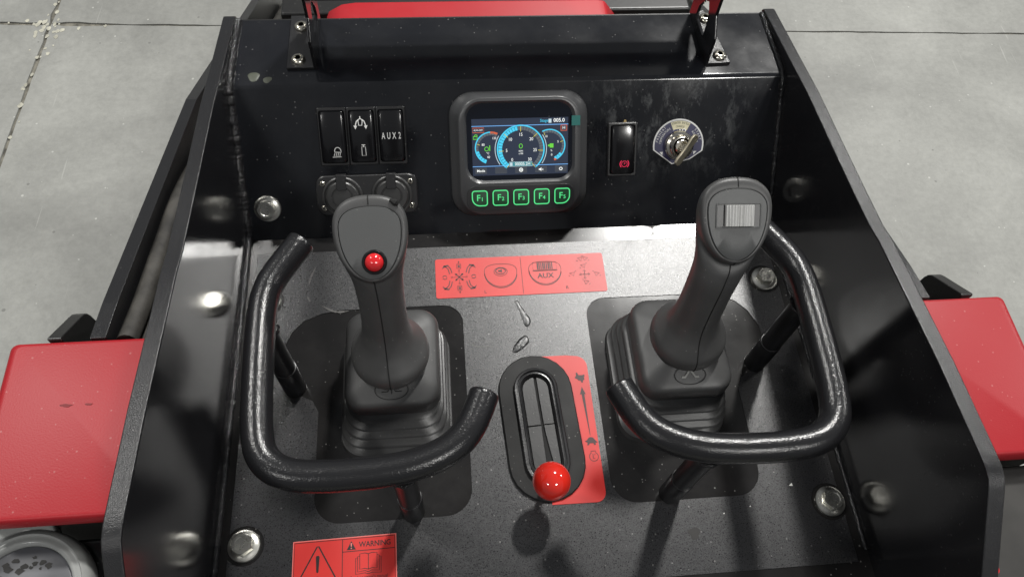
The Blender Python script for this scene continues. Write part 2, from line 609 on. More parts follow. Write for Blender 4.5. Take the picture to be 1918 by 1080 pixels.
class Ink:
    """flat printed or lit shapes gathered into one thin mesh lying on a surface"""
    def __init__(self, zf=0.0002):
        self.v, self.f, self.m, self.mats = [], [], [], []
        self.zf = zf if callable(zf) else (lambda x, y, z=zf: z)
        self.dz = 0.0

    def mat(self, m):
        if m not in self.mats:
            self.mats.append(m)
        return self.mats.index(m)

    def add(self, pts, faces, m):
        b = len(self.v)
        self.v += [(x, y, self.zf(x, y) + self.dz) for x, y in pts]
        k = self.mat(m)
        for f in faces:
            self.f.append(tuple(b + i for i in f))
            self.m.append(k)

    def poly(self, pts, m):
        tris = tessellate_polygon([[Vector((x, y, 0)) for x, y in pts]])
        self.add(pts, [tuple(reversed(t)) if True else t for t in tris], m)

    def rect(self, x0, y0, x1, y1, m):
        self.add([(x0, y0), (x1, y0), (x1, y1), (x0, y1)], [(0, 1, 2, 3)], m)

    def stroke(self, pts, w, m, closed=False):
        P = [Vector(p) for p in pts]
        n = len(P)
        L, Rr = [], []
        for i in range(n):
            a = P[(i - 1) % n] if (closed or i) else P[i]
            b = P[(i + 1) % n] if (closed or i < n - 1) else P[i]
            d = (b - a)
            if d.length < 1e-9:
                d = Vector((1, 0))
            d.normalize()
            q = Vector((-d.y, d.x)) * (w / 2)
            L.append(tuple(P[i] + q))
            Rr.append(tuple(P[i] - q))
        f = []
        for i in range(n if closed else n - 1):
            j = (i + 1) % n
            f.append((i, n + i, n + j, j))
        self.add(L + Rr, f, m)

    def circle(self, x, y, r, m, n=24, sy=1.0):
        self.add([(x + r * math.cos(2 * PI * i / n), y + r * sy * math.sin(2 * PI * i / n)) for i in range(n)], [tuple(range(n))], m)

    def oval(self, x, y, rx, ry, w, m, n=36):
        self.stroke([(x + rx * math.cos(2 * PI * i / n), y + ry * math.sin(2 * PI * i / n)) for i in range(n)], w, m, True)

    def arc(self, x, y, r0, r1, a0, a1, m, n=24):
        pts, f = [], []
        for i in range(n + 1):
            a = R(a0 + (a1 - a0) * i / n)
            pts += [(x + r0 * math.cos(a), y + r0 * math.sin(a)), (x + r1 * math.cos(a), y + r1 * math.sin(a))]
        for i in range(n):
            k = 2 * i
            q = (k, k + 1, k + 3, k + 2)
            f.append(q if a1 > a0 else tuple(reversed(q)))
        self.add(pts, f, m)

    def text(self, s, x, y, size, m, align='CENTER', sx=1.0, rot=0.0, spacing=1.0, bold=0.0):
        cu = bpy.data.curves.new('lettering', 'FONT')
        cu.body = s
        cu.size = size
        cu.align_x = align
        cu.align_y = 'CENTER'
        cu.space_character = spacing
        cu.resolution_u = 3
        cu.offset = bold
        o = bpy.data.objects.new('lettering', cu)
        COL.objects.link(o)
        dg = bpy.context.evaluated_depsgraph_get()
        me = bpy.data.meshes.new_from_object(o.evaluated_get(dg))
        bpy.data.objects.remove(o)
        c, sn = math.cos(rot), math.sin(rot)
        pts = []
        for q in me.vertices:
            px, py = q.co.x * sx, q.co.y
            pts.append((x + px * c - py * sn, y + px * sn + py * c))
        self.add(pts, [tuple(p.vertices) for p in me.polygons], m)
        bpy.data.meshes.remove(me)

    def build(self, name, parent=None, loc=(0, 0, 0), rot=(0, 0, 0)):
        me = mesh(name, self.v, self.f)
        for m in self.mats:
            me.materials.append(m)
        me.polygons.foreach_set('material_index', self.m)
        return obj(name, me, self.mats, parent, loc, rot, smooth=0)


# ------------------------------------------------------------------ measures of the console (metres, deck plane at z = 0)
W = 0.25
YB, ZB = 0.09317812, 0.10330322        # bend between the dash panel and the top panel
YT, ZT = 0.17663833, 0.10272026        # rear edge of the top panel
DA = math.atan2(ZB, YB)                # slope of the dash panel
DU = Vector((0, math.cos(DA), math.sin(DA)))
DN = Vector((0, -math.sin(DA), math.cos(DA)))


def on_dash(x, s, n=0.0):
    return Vector((x, 0, 0)) + DU * s + DN * n


# ------------------------------------------------------------------ floor
FZ = -0.70
floor = bpy.data.objects.new('floor', None)
COL.objects.link(floor)
floor['kind'] = 'structure'
floor.location = (-0.977, 1.097, FZ)
floor.rotation_euler = (0, 0, R(-2.1))
bed = obj('joint_bed', box('joint_bed', -7, 9, -9, 7, -0.25, -0.0035), M['joint'], floor)


def slab_mesh(x0, x1, y0, y1, jag, seed):
    """a slab whose sawn edges near the crossing are chipped"""
    rnd = random.Random(seed)
    pts = []

    def edge(a, b, nrm):
        L = (Vector(b) - Vector(a)).length
        n = int(L / 0.03)
        for i in range(n):
            t = i / n
            p = Vector(a).lerp(Vector(b), t)
            q = noise.noise(Vector((p.x * 9 + seed, p.y * 9, seed))) * 0.5 + noise.noise(Vector((p.x * 31, p.y * 31 + seed, 1.7))) * 0.5
            near = max(0.0, 1 - p.length / 0.25)
            amt = (0.0030 * jag + 0.007 * near) * (0.5 + q)
            k = Vector(nrm) * max(0.0, amt) if i else Vector((0, 0))
            pts.append((p.x + k.x, p.y + k.y))
    edge((x0, y0), (x1, y0), (0, 1))
    edge((x1, y0), (x1, y1), (-1, 0))
    edge((x1, y1), (x0, y1), (0, -1))
    edge((x0, y1), (x0, y0), (1, 0))
    return prism('slab', pts, 'z', -0.2, 0)


G = 0.0014
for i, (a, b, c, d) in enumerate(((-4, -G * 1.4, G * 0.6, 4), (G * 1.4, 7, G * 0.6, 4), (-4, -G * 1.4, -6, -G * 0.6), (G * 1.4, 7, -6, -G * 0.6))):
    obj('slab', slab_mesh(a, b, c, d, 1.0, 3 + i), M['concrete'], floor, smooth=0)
# crumbly filler where the joints cross and along the left joint
sv = []
for k in range(64):
    t = random.random() ** 1.6
    if k < 34:
        x, y = random.gauss(0, 0.016), -t * 0.55
    elif k < 52:
        x, y = random.gauss(0, 0.05), random.gauss(0, 0.03)
    else:
        x, y = random.gauss(0, 0.012), t * 0.25
    sv.append((x, y, random.uniform(0.0025, 0.0075)))
bm = bmesh.new()
for x, y, r in sv:
    n = 7
    a0 = random.random() * 6
    vs = [bm.verts.new((x + r * random.uniform(0.6, 1.2) * math.cos(a0 + 2 * PI * i / n) * 0.8, y + r * random.uniform(0.6, 1.3) * math.sin(a0 + 2 * PI * i / n), 0.0006)) for i in range(n)]
    top = bm.verts.new((x, y, 0.0006 + r * 0.05))
    for i in range(n):
        bm.faces.new((vs[i], vs[(i + 1) % n], top))
me = bpy.data.meshes.new('joint_crumbs')
bm.to_mesh(me)
bm.free()
o = obj('joint_crumbs', me, M['spall'], floor)
o['kind'] = 'stuff'

# ------------------------------------------------------------------ control console: deck, dash, side plates, welds, bolts
con = thing('control_console', 'gloss black welded steel console with sloping dash between two tall side plates', 'control console')

# deck plate
obj('deck_plate', box('deck_plate', -W, W, -0.46, 0.004, -0.010, 0), M['matte'], con)

# dash panel with the folded flat top
prof = [(0.0005, 0.0)]
prof += [(0.0028 * math.cos(DA) * 1.0, 0.0030 * math.sin(DA))]


def bend(p, r, a0, a1, n=6):
    return [(p[0] + r * math.cos(R(a0 + (a1 - a0) * i / n)), p[1] + r * math.sin(R(a0 + (a1 - a0) * i / n))) for i in range(n + 1)]


dd = math.degrees(DA)
br = 0.007
tl = br * math.tan(R(dd) / 2)
bc = (YB + tl, ZB - br)
prof += bend(bc, br, 90 + dd, 90, 8)
prof += [(YT - 0.002, ZT), (YT, ZT - 0.002), (YT, ZT - 0.05)]
rings = [[(-W + 0.0002, y, z) for y, z in prof], [(W - 0.0002, y, z) for y, z in prof]]
obj('dash_panel', loft('dash_panel', [list(reversed(r)) for r in rings], False, False, close=False), M['dash'], con, smooth=30)
obj('rear_panel', box('rear_panel', -W, W, YT + 0.0005, YT + 0.004, -0.3, ZT - 0.004), M['hull'], con)

# side plates
sp = [(0.1790, 0.1030), (0.1770, 0.1062), (0.173, 0.1072), (0.094, 0.1192), (0.050, 0.1262), (-0.025, 0.1338), (-0.067, 0.1384), (-0.100, 0.1424), (-0.118, 0.1466), (-0.168, 0.1530), (-0.220, 0.1597),
      (-0.282, 0.1648), (-0.291, 0.1652), (-0.298, 0.1638), (-0.304, 0.1600), (-0.345, 0.1275), (-0.40, 0.085), (-0.46, 0.04), (-0.46, -0.25), (0.1790, -0.25)]
for s in (-1, 1):
    a, b = (W, W + 0.0112) if s > 0 else (-W - 0.0112, -W)
    me = prism('side_plate', sp, 'x', a, b)
    me.materials.append(M['side'])
    me.materials.append(M['edge'])
    for p in me.polygons:
        p.material_index = 0 if abs(p.normal.x) > 0.9 else 1
    obj('side_plate', me, [M['side'], M['edge']], con, smooth=25, bevel=0.0011, seg=2)


def weld(path, r, seed, amp=0.13, step=0.0042):
    P = []
    tot = 0
    for i in range(len(path) - 1):
        a, b = Vector(path[i]), Vector(path[i + 1])
        n = max(2, int((b - a).length / 0.0011))
        for k in range(n):
            P.append(a.lerp(b, k / n))
    P.append(Vector(path[-1]))
    Q = [p + Vector(noise.noise_vector(p * 160 + Vector((seed, 0, 0)))) * r * 0.16 for p in P]
    rad = [r * (0.92 + amp * abs(math.sin(PI * i * 0.0011 / step + 0.9 * noise.noise(p * 120))) + 0.22 * noise.noise(p * 420 + Vector((seed, 3, 1)))) for i, p in enumerate(P)]
    K = len(Q)
    return tube('weld_bead', Q, lambda t: rad[min(K - 1, int(round(t * (K - 1))))], 9)


for s, r in ((-1, 0.0040), (1, 0.0026)):
    x = s * (W - 0.0012)
    path = [(x, YT - 0.003, ZT + 0.0005), (x, YB + 0.004, ZB + 0.0005), (x, YB - 0.004, ZB - 0.0035), tuple(on_dash(x, 0.004, 0.0005)), (x, -0.004, 0.0005)]
    obj('weld_bead', weld(path, r, s * 3.1), M['weld'], con, smooth=60)
    if s < 0:
        obj('weld_bead', weld([(x, -0.005, 0.0005), (x, -0.455, 0.0005)], 0.0030, 8.2), M['weld'], con, smooth=60)
    else:
        for y0, y1 in ((-0.06, -0.165), (-0.205, -0.31)):
            obj('weld_bead', weld([(x, y0, 0.0003), (x, y1, 0.0003)], 0.0022, y0 * 40), M['weld'], con, smooth=60)

# bolts
def hex_mesh():
    rings = []
    hexp = [(0.0071 / math.cos(PI / 6) * math.cos(PI / 3 * i + 0.3), 0.0071 / math.cos(PI / 6) * math.sin(PI / 3 * i + 0.3)) for i in range(6)]
    dens = []
    for i in range(6):
        a, b = Vector(hexp[i]), Vector(hexp[(i + 1) % 6])
        for k in range(4):
            dens.append(a.lerp(b, k / 4))

    def cl(z, rmax):
        return [(p.x * min(1, rmax / p.length), p.y * min(1, rmax / p.length), z) for p in dens]
    rings = [cl(0.0018, 1), cl(0.0086, 1), cl(0.0091, 0.0074), cl(0.0091, 0.0052), cl(0.0087, 0.0048), cl(0.0086, 0.0008)]
    return loft('bolt_head', rings)


hexm = hex_mesh()
washm = lathe('washer', [(0.0122, 0.0), (0.0122, 0.0012), (0.0117, 0.0019), (0.0100, 0.0021), (0.0086, 0.0030), (0.0070, 0.0031)])


def bolt(loc, rot, spin):
    b = obj('bolt', hexm, M['zinc'], con, loc, (rot, 0, 0), smooth=12)
    b.rotation_euler.rotate_axis('Z', spin)
    obj('washer', washm, M['zinc'], b, smooth=40)
    return b


bolt((-0.2285, -0.273, 0.0002), 0, 0.3)
bolt((0.2305, -0.271, 0.0002), 0, 1.0)
bolt((0.2275, -0.0647, 0.0002), 0, 0.6)
bolt((-0.2275, -0.0650, 0.0002), 0, 0.2)
bolt(on_dash(-0.2285, 0.0305, 0.0002), DA, 0.75)
bolt(on_dash(0.2285, 0.0305, 0.0002), DA, 0.1)

# charcoal film covering the deck, cut out round the sticks and bolts
def arc_pts(cx, cy, r, a0, a1, n=8):
    return [(cx + r * math.cos(R(a0 + (a1 - a0) * i / n)), cy + r * math.sin(R(a0 + (a1 - a0) * i / n))) for i in range(n + 1)]


NR = 0.0148


def notch_r(cx, cy, x, up):
    """points walking along the right edge round a bolt notch"""
    h = math.degrees(math.acos((x - cx) / NR))
    return arc_pts(cx, cy, NR, 360 - h if up else h, h if up else 360 - h, 14)


fx = 0.2400


def notch(cx, cy, sgn, up):
    h = math.degrees(math.acos((fx - abs(cx)) / NR))
    a = arc_pts(abs(cx), cy, NR, -h, -360 + h, 16) if up else arc_pts(abs(cx), cy, NR, h, 360 - h, 16)
    return [(sgn * x, y) for x, y in a]


outer = [(-fx, -0.015), (-fx, -0.052)] + notch(-0.2275, -0.065, -1, False)
outer += notch(-0.2285, -0.273, -1, False) + [(-fx, -0.318), (fx, -0.318)]
outer += notch(0.2305, -0.271, 1, True) + notch(0.2275, -0.0647, 1, True) + [(fx, -0.015)]
cut = [(0.0555 + 0.018, -0.0765)] + [(0.165, -0.0767), (0.18, -0.0795), (0.1943, -0.0857), (0.204, -0.096), (0.211, -0.1125), (0.213, -0.128), (0.2105, -0.143), (0.204, -0.152), (0.193, -0.1556), (0.1835, -0.1605), (0.1785, -0.170)]
cut += arc_pts(0.1785 - 0.021, -0.2615 + 0.021, 0.021, 0, -90) + arc_pts(0.0555 + 0.021, -0.2615 + 0.021, 0.021, -90, -180) + arc_pts(0.0555 + 0.018, -0.0765 - 0.018, 0.018, 180, 90)[:-1]
cutL = [(-x, y) for x, y in reversed(cut)]
film = obj('deck_film', plate2d('deck_film', [outer, cut, cutL], 0.0001, 0.0006), M['film'], con, smooth=0)

# scuffs, blisters and specks on the deck film
ink = Ink(0.00075)


def swirl(pts, w0, m):
    P = smooth_path([(x, y, 0) for x, y in pts], 8)
    n = len(P)
    for i in range(n - 1):
        w = w0 * math.sin(PI * (i + 0.5) / n) * (0.6 + 0.8 * random.random())
        ink.stroke([(P[i].x, P[i].y), (P[i + 1].x, P[i + 1].y)], w, m)


for pts, w0 in (([(-0.186, -0.030), (-0.190, -0.040), (-0.192, -0.050)], 0.0016), ([(-0.180, -0.071), (-0.168, -0.078), (-0.156, -0.078)], 0.0018), ([(-0.193, -0.061), (-0.190, -0.067)], 0.0014), ([(-0.053, -0.115), (-0.043, -0.119), (-0.030, -0.119)], 0.0010)):
    ink = Ink(0.00075)
    swirl(pts, w0, M['scuff'])
    ink.build('scuff_mark', con)
for cx, cy, r in ((0.2020, -0.2557, 0.0012), (0.1645, -0.2705, 0.0005), (0.142, -0.2745, 0.0005)):
    ink = Ink(0.0009)
    ink.poly([(cx + r * 1.3, cy - r), (cx + r, cy + r * 1.1), (cx - r * 1.4, cy - r * 0.7)], M['fleck'])
    ink.build('paint_fleck', con)
ink = Ink(0.00085)
ink.poly([(0.1155 + 0.0042 * (1 + 0.25 * math.sin(3 * a) + 0.15 * math.sin(7 * a)) * math.cos(a), -0.2882 + 0.0052 * (1 + 0.2 * math.sin(2 * a + 1)) * math.sin(a)) for a in [2 * PI * i / 22 for i in range(22)]], M['dirt'])
ink.build('dirt_spot', con)


def blister(pts, name):
    P = smooth_path([(x, y, 0.0006) for x, y in pts] + [(pts[0][0], pts[0][1], 0.0006)], 5)
    c = sum(P, Vector()) / len(P)
    dome = [[(c.x + (p.x - c.x) * k, c.y + (p.y - c.y) * k, z + 0.0002 * noise.noise(p * 300)) for p in P[:-1]] for k, z in ((1.0, 0.0005), (0.86, 0.0008), (0.6, 0.00092), (0.25, 0.00095))]
    bl = obj(name, loft(name, dome, cap0=False), M['film'], con, smooth=60)
    obj('crease', tube('crease', P, lambda t: 0.00032 + 0.00030 * noise.noise(Vector((t * 14, pts[0][0] * 99, 0))) + 0.0003 * max(0, math.sin(PI * t)), 6), M['matte'], bl, smooth=60)


blister([(-0.0080, -0.0765), (-0.0055, -0.0755), (-0.0035, -0.080), (0.0015, -0.090), (0.0040, -0.0945), (0.0035, -0.0990), (0.0010, -0.1015), (-0.0015, -0.0985), (-0.004, -0.088)], 'film_blister')
blister([(-0.0140, -0.1255), (-0.0120, -0.1205), (-0.0070, -0.1145), (-0.0020, -0.1110), (0.0005, -0.1130), (0.0000, -0.1180), (-0.0060, -0.1235), (-0.0110, -0.1262)], 'film_blister')

# old glue spots
for x, y, rx, ry, z in ((-0.2285, 0.1035, 0.0058, 0.0052, ZT + 0.0004), (-0.2165, 0.0995, 0.0042, 0.0036, ZT + 0.0004)):
    me = lathe('glue_spot', [(1.0, 0), (0.9, 0.0004), (0.5, 0.0006), (0.0, 0.0006)], 18)
    for v in me.vertices:
        a = math.atan2(v.co.y, v.co.x)
        k = 1 + 0.12 * math.sin(2 * a + x * 90) + 0.1 * math.sin(3 * a)
        v.co.x *= rx * k
        v.co.y *= ry * k
    obj('glue_spot', me, M['residue'], con, (x, y, z))

# ------------------------------------------------------------------ stickers on the deck
def sticker_base(root, pts, z0=0.0007, z1=0.0010, m='sticker', name='vinyl'):
    return obj(name, plate2d(name, [pts], z0, z1), M[m], root, smooth=0)


# joystick pattern sticker
js = thing('joystick_sticker', 'long red sticker printed with joystick diagrams and AUX on the deck below the dash', 'sticker', (0, -0.0492, 0.0))
JW, JH = 0.0783, 0.0206
sticker_base(js, rr(JW, JH, 0.0022))
ink = Ink(0.00118)
k = M['ink']


def ju(u, v):
    return (-JW + 2 * JW * u, JH - 2 * JH * v)


def egg_icon(u, v, w):
    x, y = ju(u, v)
    e = [(x + px, y + py + 0.003) for px, py in egg(w, w * 0.55, w * 1.05, 40, 2.6)]
    ink.stroke(e, 0.00042, k, True)
    ink.stroke([(px, py - 0.0012) for px, py in e[20:40]], 0.00075, k)
    return x, y


x, y = egg_icon(0.382, 0.46, 0.0150)
ink.oval(x, y + 0.003, 0.0061, 0.0044, 0.00045, k)
ink.oval(x, y + 0.0037, 0.0045, 0.0032, 0.0008, k)
ink.rect(x - 0.0022, y + 0.0028, x - 0.0004, y + 0.0046, k)
ink.poly([(x - 0.0004, y + 0.0028), (x + 0.0012, y + 0.0018), (x + 0.0012, y + 0.0056), (x - 0.0004, y + 0.0046)], k)
ink.stroke([ju(0.505, 0.03), ju(0.505, 0.98)], 0.00038, k)
x, y = egg_icon(0.645, 0.44, 0.0150)
ink.stroke([(x - 0.011, y + 0.0020), (x + 0.011, y + 0.0020), (x + 0.011, y + 0.0104), (x - 0.011, y + 0.0104)], 0.0004, k, True)
ink.stroke([(x - 0.0115, y + 0.0012), (x + 0.0115, y + 0.0012)], 0.0006, k)
for i in range(9):
    ink.rect(x - 0.0072 + i * 0.0017, y + 0.0027, x - 0.0072 + i * 0.0017 + (0.0010 if i % 3 else 0.0013), y + 0.0098, k)
ink.text('AUX', x, y - 0.0042, 0.0072, k, sx=1.0, bold=0.00012)
ink.text('L', *ju(0.285, 0.89), 0.0046, k)
ink.text('R', *ju(0.765, 0.87), 0.0046, k)
# left cluster: crossed arrows ringed by digger pictures
cx, cy = ju(0.138, 0.48)
for a in (45, 135, 225, 315):
    c, s = math.cos(R(a)), math.sin(R(a))
    ink.stroke([(cx, cy), (cx + 0.0042 * c, cy + 0.0042 * s)], 0.0009, k)
    t = (cx + 0.0056 * c, cy + 0.0056 * s)
    ink.poly([t, (t[0] - 0.0022 * c - 0.0012 * s, t[1] - 0.0022 * s + 0.0012 * c), (t[0] - 0.0022 * c + 0.0012 * s, t[1] - 0.0022 * s - 0.0012 * c)], k)
for a in (0, 90, 180, 270):
    c, s = math.cos(R(a)), math.sin(R(a))
    ink.stroke([(cx + 0.002 * c, cy + 0.002 * s), (cx + 0.0062 * c, cy + 0.0062 * s)], 0.0003, k)
    ink.oval(cx + 0.0068 * c, cy + 0.0068 * s, 0.0007, 0.0007, 0.0003, k, 10)
for sx in (-1, 1):
    # curved arms, top and bottom
    for sy in (1, -1):
        bx, by = cx + sx * 0.0105, cy + sy * 0.0098
        ink.stroke([(bx - sx * 0.0018, by - sy * 0.0062), (bx - sx * 0.0006, by - sy * 0.001), (bx + sx * 0.0030, by + sy * 0.0026)], 0.0008, k)
        ink.stroke([(bx - sx * 0.0040, by - sy * 0.0052), (bx - sx * 0.0028, by - sy * 0.0005), (bx - sx * 0.0004, by + sy * 0.0028)], 0.0008, k)
        ink.poly([(bx - sx * 0.001, by + sy * 0.0036), (bx + sx * 0.0036, by + sy * 0.0028), (bx + sx * 0.0050, by - sy * 0.0008), (bx + sx * 0.0028, by + sy * 0.0010), (bx, by + sy * 0.0018)], k)
    ink.arc(cx + sx * 0.0132, cy, 0.0015, 0.0022, 20, 170, k, 10)
    ink.arc(cx + sx * 0.0132, cy, 0.0015, 0.0022, 200, 350, k, 10)
for sy in (1, -1):
    bx, by = cx, cy + sy * 0.0115
    ink.stroke([(bx - 0.0018, by - 0.0024), (bx + 0.0018, by - 0.0024), (bx + 0.0018, by + 0.0022), (bx - 0.0018, by + 0.0022)], 0.0006, k, True)
    ink.rect(bx - 0.0009, by - 0.0014, bx + 0.0009, by + 0.0012, k)
    ink.stroke([(bx, by + sy * 0.0024), (bx, by + sy * 0.0048)], 0.0004, k)
    ink.poly([(bx, by + sy * 0.0056), (bx + 0.0009, by + sy * 0.004), (bx - 0.0009, by + sy * 0.004)], k)
# right cluster: bucket pictures round a cross
cx, cy = ju(0.878, 0.55)
for a in (0, 90, 180, 270):
    c, s = math.cos(R(a)), math.sin(R(a))
    ink.stroke([(cx, cy), (cx + 0.0038 * c, cy + 0.0038 * s)], 0.0005, k)
    t = (cx + 0.0050 * c, cy + 0.0050 * s)
    ink.stroke([(t[0] - 0.0018 * c - 0.0012 * s, t[1] - 0.0018 * s + 0.0012 * c), t, (t[0] - 0.0018 * c + 0.0012 * s, t[1] - 0.0018 * s - 0.0012 * c)], 0.0004, k)


def bucket(x, y, sx):
    ink.stroke([(x - sx * 0.0028, y + 0.0012), (x + sx * 0.0018, y + 0.0020), (x + sx * 0.0008, y - 0.0018)], 0.0005, k, True)
    ink.stroke([(x - sx * 0.0038, y - 0.0012), (x - sx * 0.0026, y - 0.0022)], 0.0004, k)
    ink.stroke([(x + sx * 0.0022, y + 0.0028), (x + sx * 0.0034, y + 0.0034)], 0.0004, k)


bucket(cx - 0.0112, cy + 0.0006, 1)
bucket(cx + 0.0112, cy - 0.0002, -1)
bucket(cx, cy + 0.0088, 1)
bucket(cx + 0.0004, cy - 0.0086, -1)
bucket(cx - 0.0022, cy + 0.0165, 1)
bucket(cx + 0.0024, cy + 0.0166, -1)
ink.build('printed_symbols', js)

# throttle sticker
ts = thing('throttle_sticker', 'red sticker with hare, long arrow and tortoise beside the oval throttle slot', 'sticker', (0.022, -0.195, 0.0))
tp = [(-0.012, 0.0633), (0.010, 0.0633)] + [(0.0274 - 0.010 + 0.010 * math.cos(R(90 - 90 * i / 6)), 0.0633 - 0.011 + 0.010 * math.sin(R(90 - 90 * i / 6))) for i in range(7)]
tp += [(0.0284 - 0.008 + 0.008 * math.cos(R(-90 * i / 6)), -0.0640 + 0.008 + 0.008 * math.sin(R(-90 * i / 6))) for i in range(7)]
tp += [(-0.0152, -0.0637), (-0.0152, -0.055), (-0.012, 0.05)]
sticker_base(ts, tp)
ink = Ink(0.00118)
# long arrow
ax = 0.0207
ink.poly([(ax - 0.0027, 0.0265), (ax - 0.0003, 0.0335), (ax + 0.0023, 0.0265), (ax + 0.0011, 0.0268), (ax + 0.0016, -0.0095), (ax + 0.0012, -0.0095), (ax - 0.0013, 0.0268)], k)
# hare
hx, hy = 0.0197, 0.0412
ink.poly([(hx - 0.0042, hy + 0.0010), (hx - 0.0030, hy + 0.0026), (hx - 0.0030, hy + 0.0052), (hx - 0.0019, hy + 0.0055), (hx - 0.0008, hy + 0.0030), (hx + 0.0022, hy + 0.0028), (hx + 0.0040, hy + 0.0034), (hx + 0.0045, hy + 0.0020),
          (hx + 0.0036, hy + 0.0008), (hx + 0.0040, hy - 0.0012), (hx + 0.0024, hy - 0.0022), (hx + 0.0022, hy - 0.0040), (hx + 0.0010, hy - 0.0040), (hx + 0.0004, hy - 0.0022), (hx - 0.0014, hy - 0.0018), (hx - 0.0024, hy - 0.0004), (hx - 0.0040, hy + 0.0002)], k)
# tortoise
tx, ty = 0.0222, -0.0148
ink.poly([(tx - 0.0052, ty + 0.0006), (tx - 0.0036, ty + 0.0012)] + [(tx + 0.0034 * math.cos(R(180 - 180 * i / 8)), ty + 0.0002 + 0.0036 * math.sin(R(180 - 180 * i / 8))) for i in range(1, 8)] + [(tx + 0.0052, ty - 0.0010), (tx + 0.0034, ty - 0.0012), (tx + 0.0036, ty - 0.0030), (tx + 0.0022, ty - 0.0030), (tx + 0.0016, ty - 0.0014), (tx - 0.0014, ty - 0.0014), (tx - 0.0024, ty - 0.0030), (tx - 0.0036, ty - 0.0030), (tx - 0.0032, ty - 0.0008)], k)
# engine speed mark
ink.arc(0.0228, -0.0275, 0.0034, 0.0039, -240, 60, k, 26)
ink.stroke([(0.0209, -0.0244), (0.0209, -0.0228), (0.0247, -0.0228), (0.0247, -0.0244)], 0.0005, k)
ink.stroke([(0.0222, -0.0250), (0.0222, -0.0290), (0.0236, -0.0290)], 0.0005, k)
ink.stroke([(0.0236, -0.0262), (0.0240, -0.0250)], 0.0005, k)
ink.build('printed_symbols', ts)

# warning sticker
ws = thing('warning_sticker', 'red WARNING sticker with triangle and open manual at the near edge of the deck', 'sticker', (-0.1538, -0.2722, 0.0), (0, 0, R(0.9)))
hw = 0.0386
sticker_base(ws, [(-hw, 0), (-hw, -0.052), (hw, -0.052), (hw, 0)], m='stickeredge', name='margin')
ink = Ink(0.00112)
ink.rect(-hw + 0.0006, -0.0514, hw - 0.0006, -0.0006, M['sticker'])
ink.dz = 0.00008
kb = M['inkblack']
ink.stroke([(-hw + 0.0013, -0.0505), (hw - 0.0013, -0.0505), (hw - 0.0013, -0.0013), (-hw + 0.0013, -0.0013)], 0.00055, kb, True)
dv = -0.0018
ink.stroke([(dv, -0.0013), (dv, -0.0505)], 0.00055, kb)
ink.stroke([(dv, -0.0105), (hw - 0.0013, -0.0105)], 0.00055, kb)
tri = lambda cx, top, w, h: [(cx, top), (cx + w / 2, top - h), (cx - w / 2, top - h)]
tcx = -0.0200
ink.stroke([(tcx - 0.0006, -0.0050), (tcx + 0.0006, -0.0050), (tcx + 0.0168, -0.0345), (tcx + 0.0160, -0.0358), (tcx - 0.0160, -0.0358), (tcx - 0.0168, -0.0345)], 0.0010, kb, True)
ink.poly([(tcx - 0.0014, -0.0125), (tcx - 0.0009, -0.0116), (tcx + 0.0009, -0.0116), (tcx + 0.0014, -0.0125), (tcx + 0.0008, -0.0232), (tcx, -0.0239), (tcx - 0.0008, -0.0232)], kb)
ink.circle(tcx, -0.0280, 0.0016, kb)
ink.poly([(0.0014, -0.0094), (0.0014 + 0.0068, -0.0094), (0.0048, -0.0030)], kb)
ink.dz = 0.00016
ink.poly([(0.0048 - 0.0006, -0.0046), (0.0048 + 0.0006, -0.0046), (0.0048 + 0.0003, -0.0072), (0.0048 - 0.0003, -0.0072)], M['stickeredge'])
ink.circle(0.0048, -0.0083, 0.0005, M['stickeredge'], 10)
ink.dz = 0.00008
ink.text('WARNING', 0.0225, -0.0062, 0.0056, kb, sx=0.88, bold=0.0001)
# open book
bx, by = 0.0175, -0.0185
for sx in (-1, 1):
    ink.stroke([(bx, by + 0.0052), (bx + sx * 0.0026, by + 0.0060), (bx + sx * 0.0064, by + 0.0056), (bx + sx * 0.0064, by - 0.0054), (bx + sx * 0.0026, by - 0.0050), (bx, by - 0.0058)], 0.0005, kb)
    ink.stroke([(bx + sx * 0.0064, by + 0.0040), (bx + sx * 0.0080, by + 0.0038), (bx + sx * 0.0080, by - 0.0072), (bx + sx * 0.0026, by - 0.0066), (bx, by - 0.0076)], 0.00045, kb)
    ink.stroke([(bx + sx * 0.0080, by + 0.0028), (bx + sx * 0.0094, by + 0.0027), (bx + sx * 0.0094, by - 0.0088), (bx + sx * 0.0026, by - 0.0082), (bx, by - 0.0090)], 0.00045, kb)
ink.stroke([(bx, by + 0.0052), (bx, by - 0.0058)], 0.0005, kb)
ink.text("Read operator's manual", 0.0180, -0.0298, 0.0036, kb, sx=0.80)
ink.build('printed_symbols', ws)

# ------------------------------------------------------------------ throttle
th = thing('throttle_lever', 'throttle lever with shiny red ball knob in an oval rubber slot', 'lever', (0.0042, -0.1938, 0.0007), (0, 0, R(3.4)))


def stadium(hw, hl, n=12):
    return [(hw * math.cos(PI * i / n), hl - hw + hw * math.sin(PI * i / n)) for i in range(n + 1)] + [(hw * math.cos(PI + PI * i / n), -hl + hw + hw * math.sin(PI + PI * i / n)) for i in range(n + 1)]


def st_ring(hw, hl, z):
    return ring(stadium(hw, hl), z)


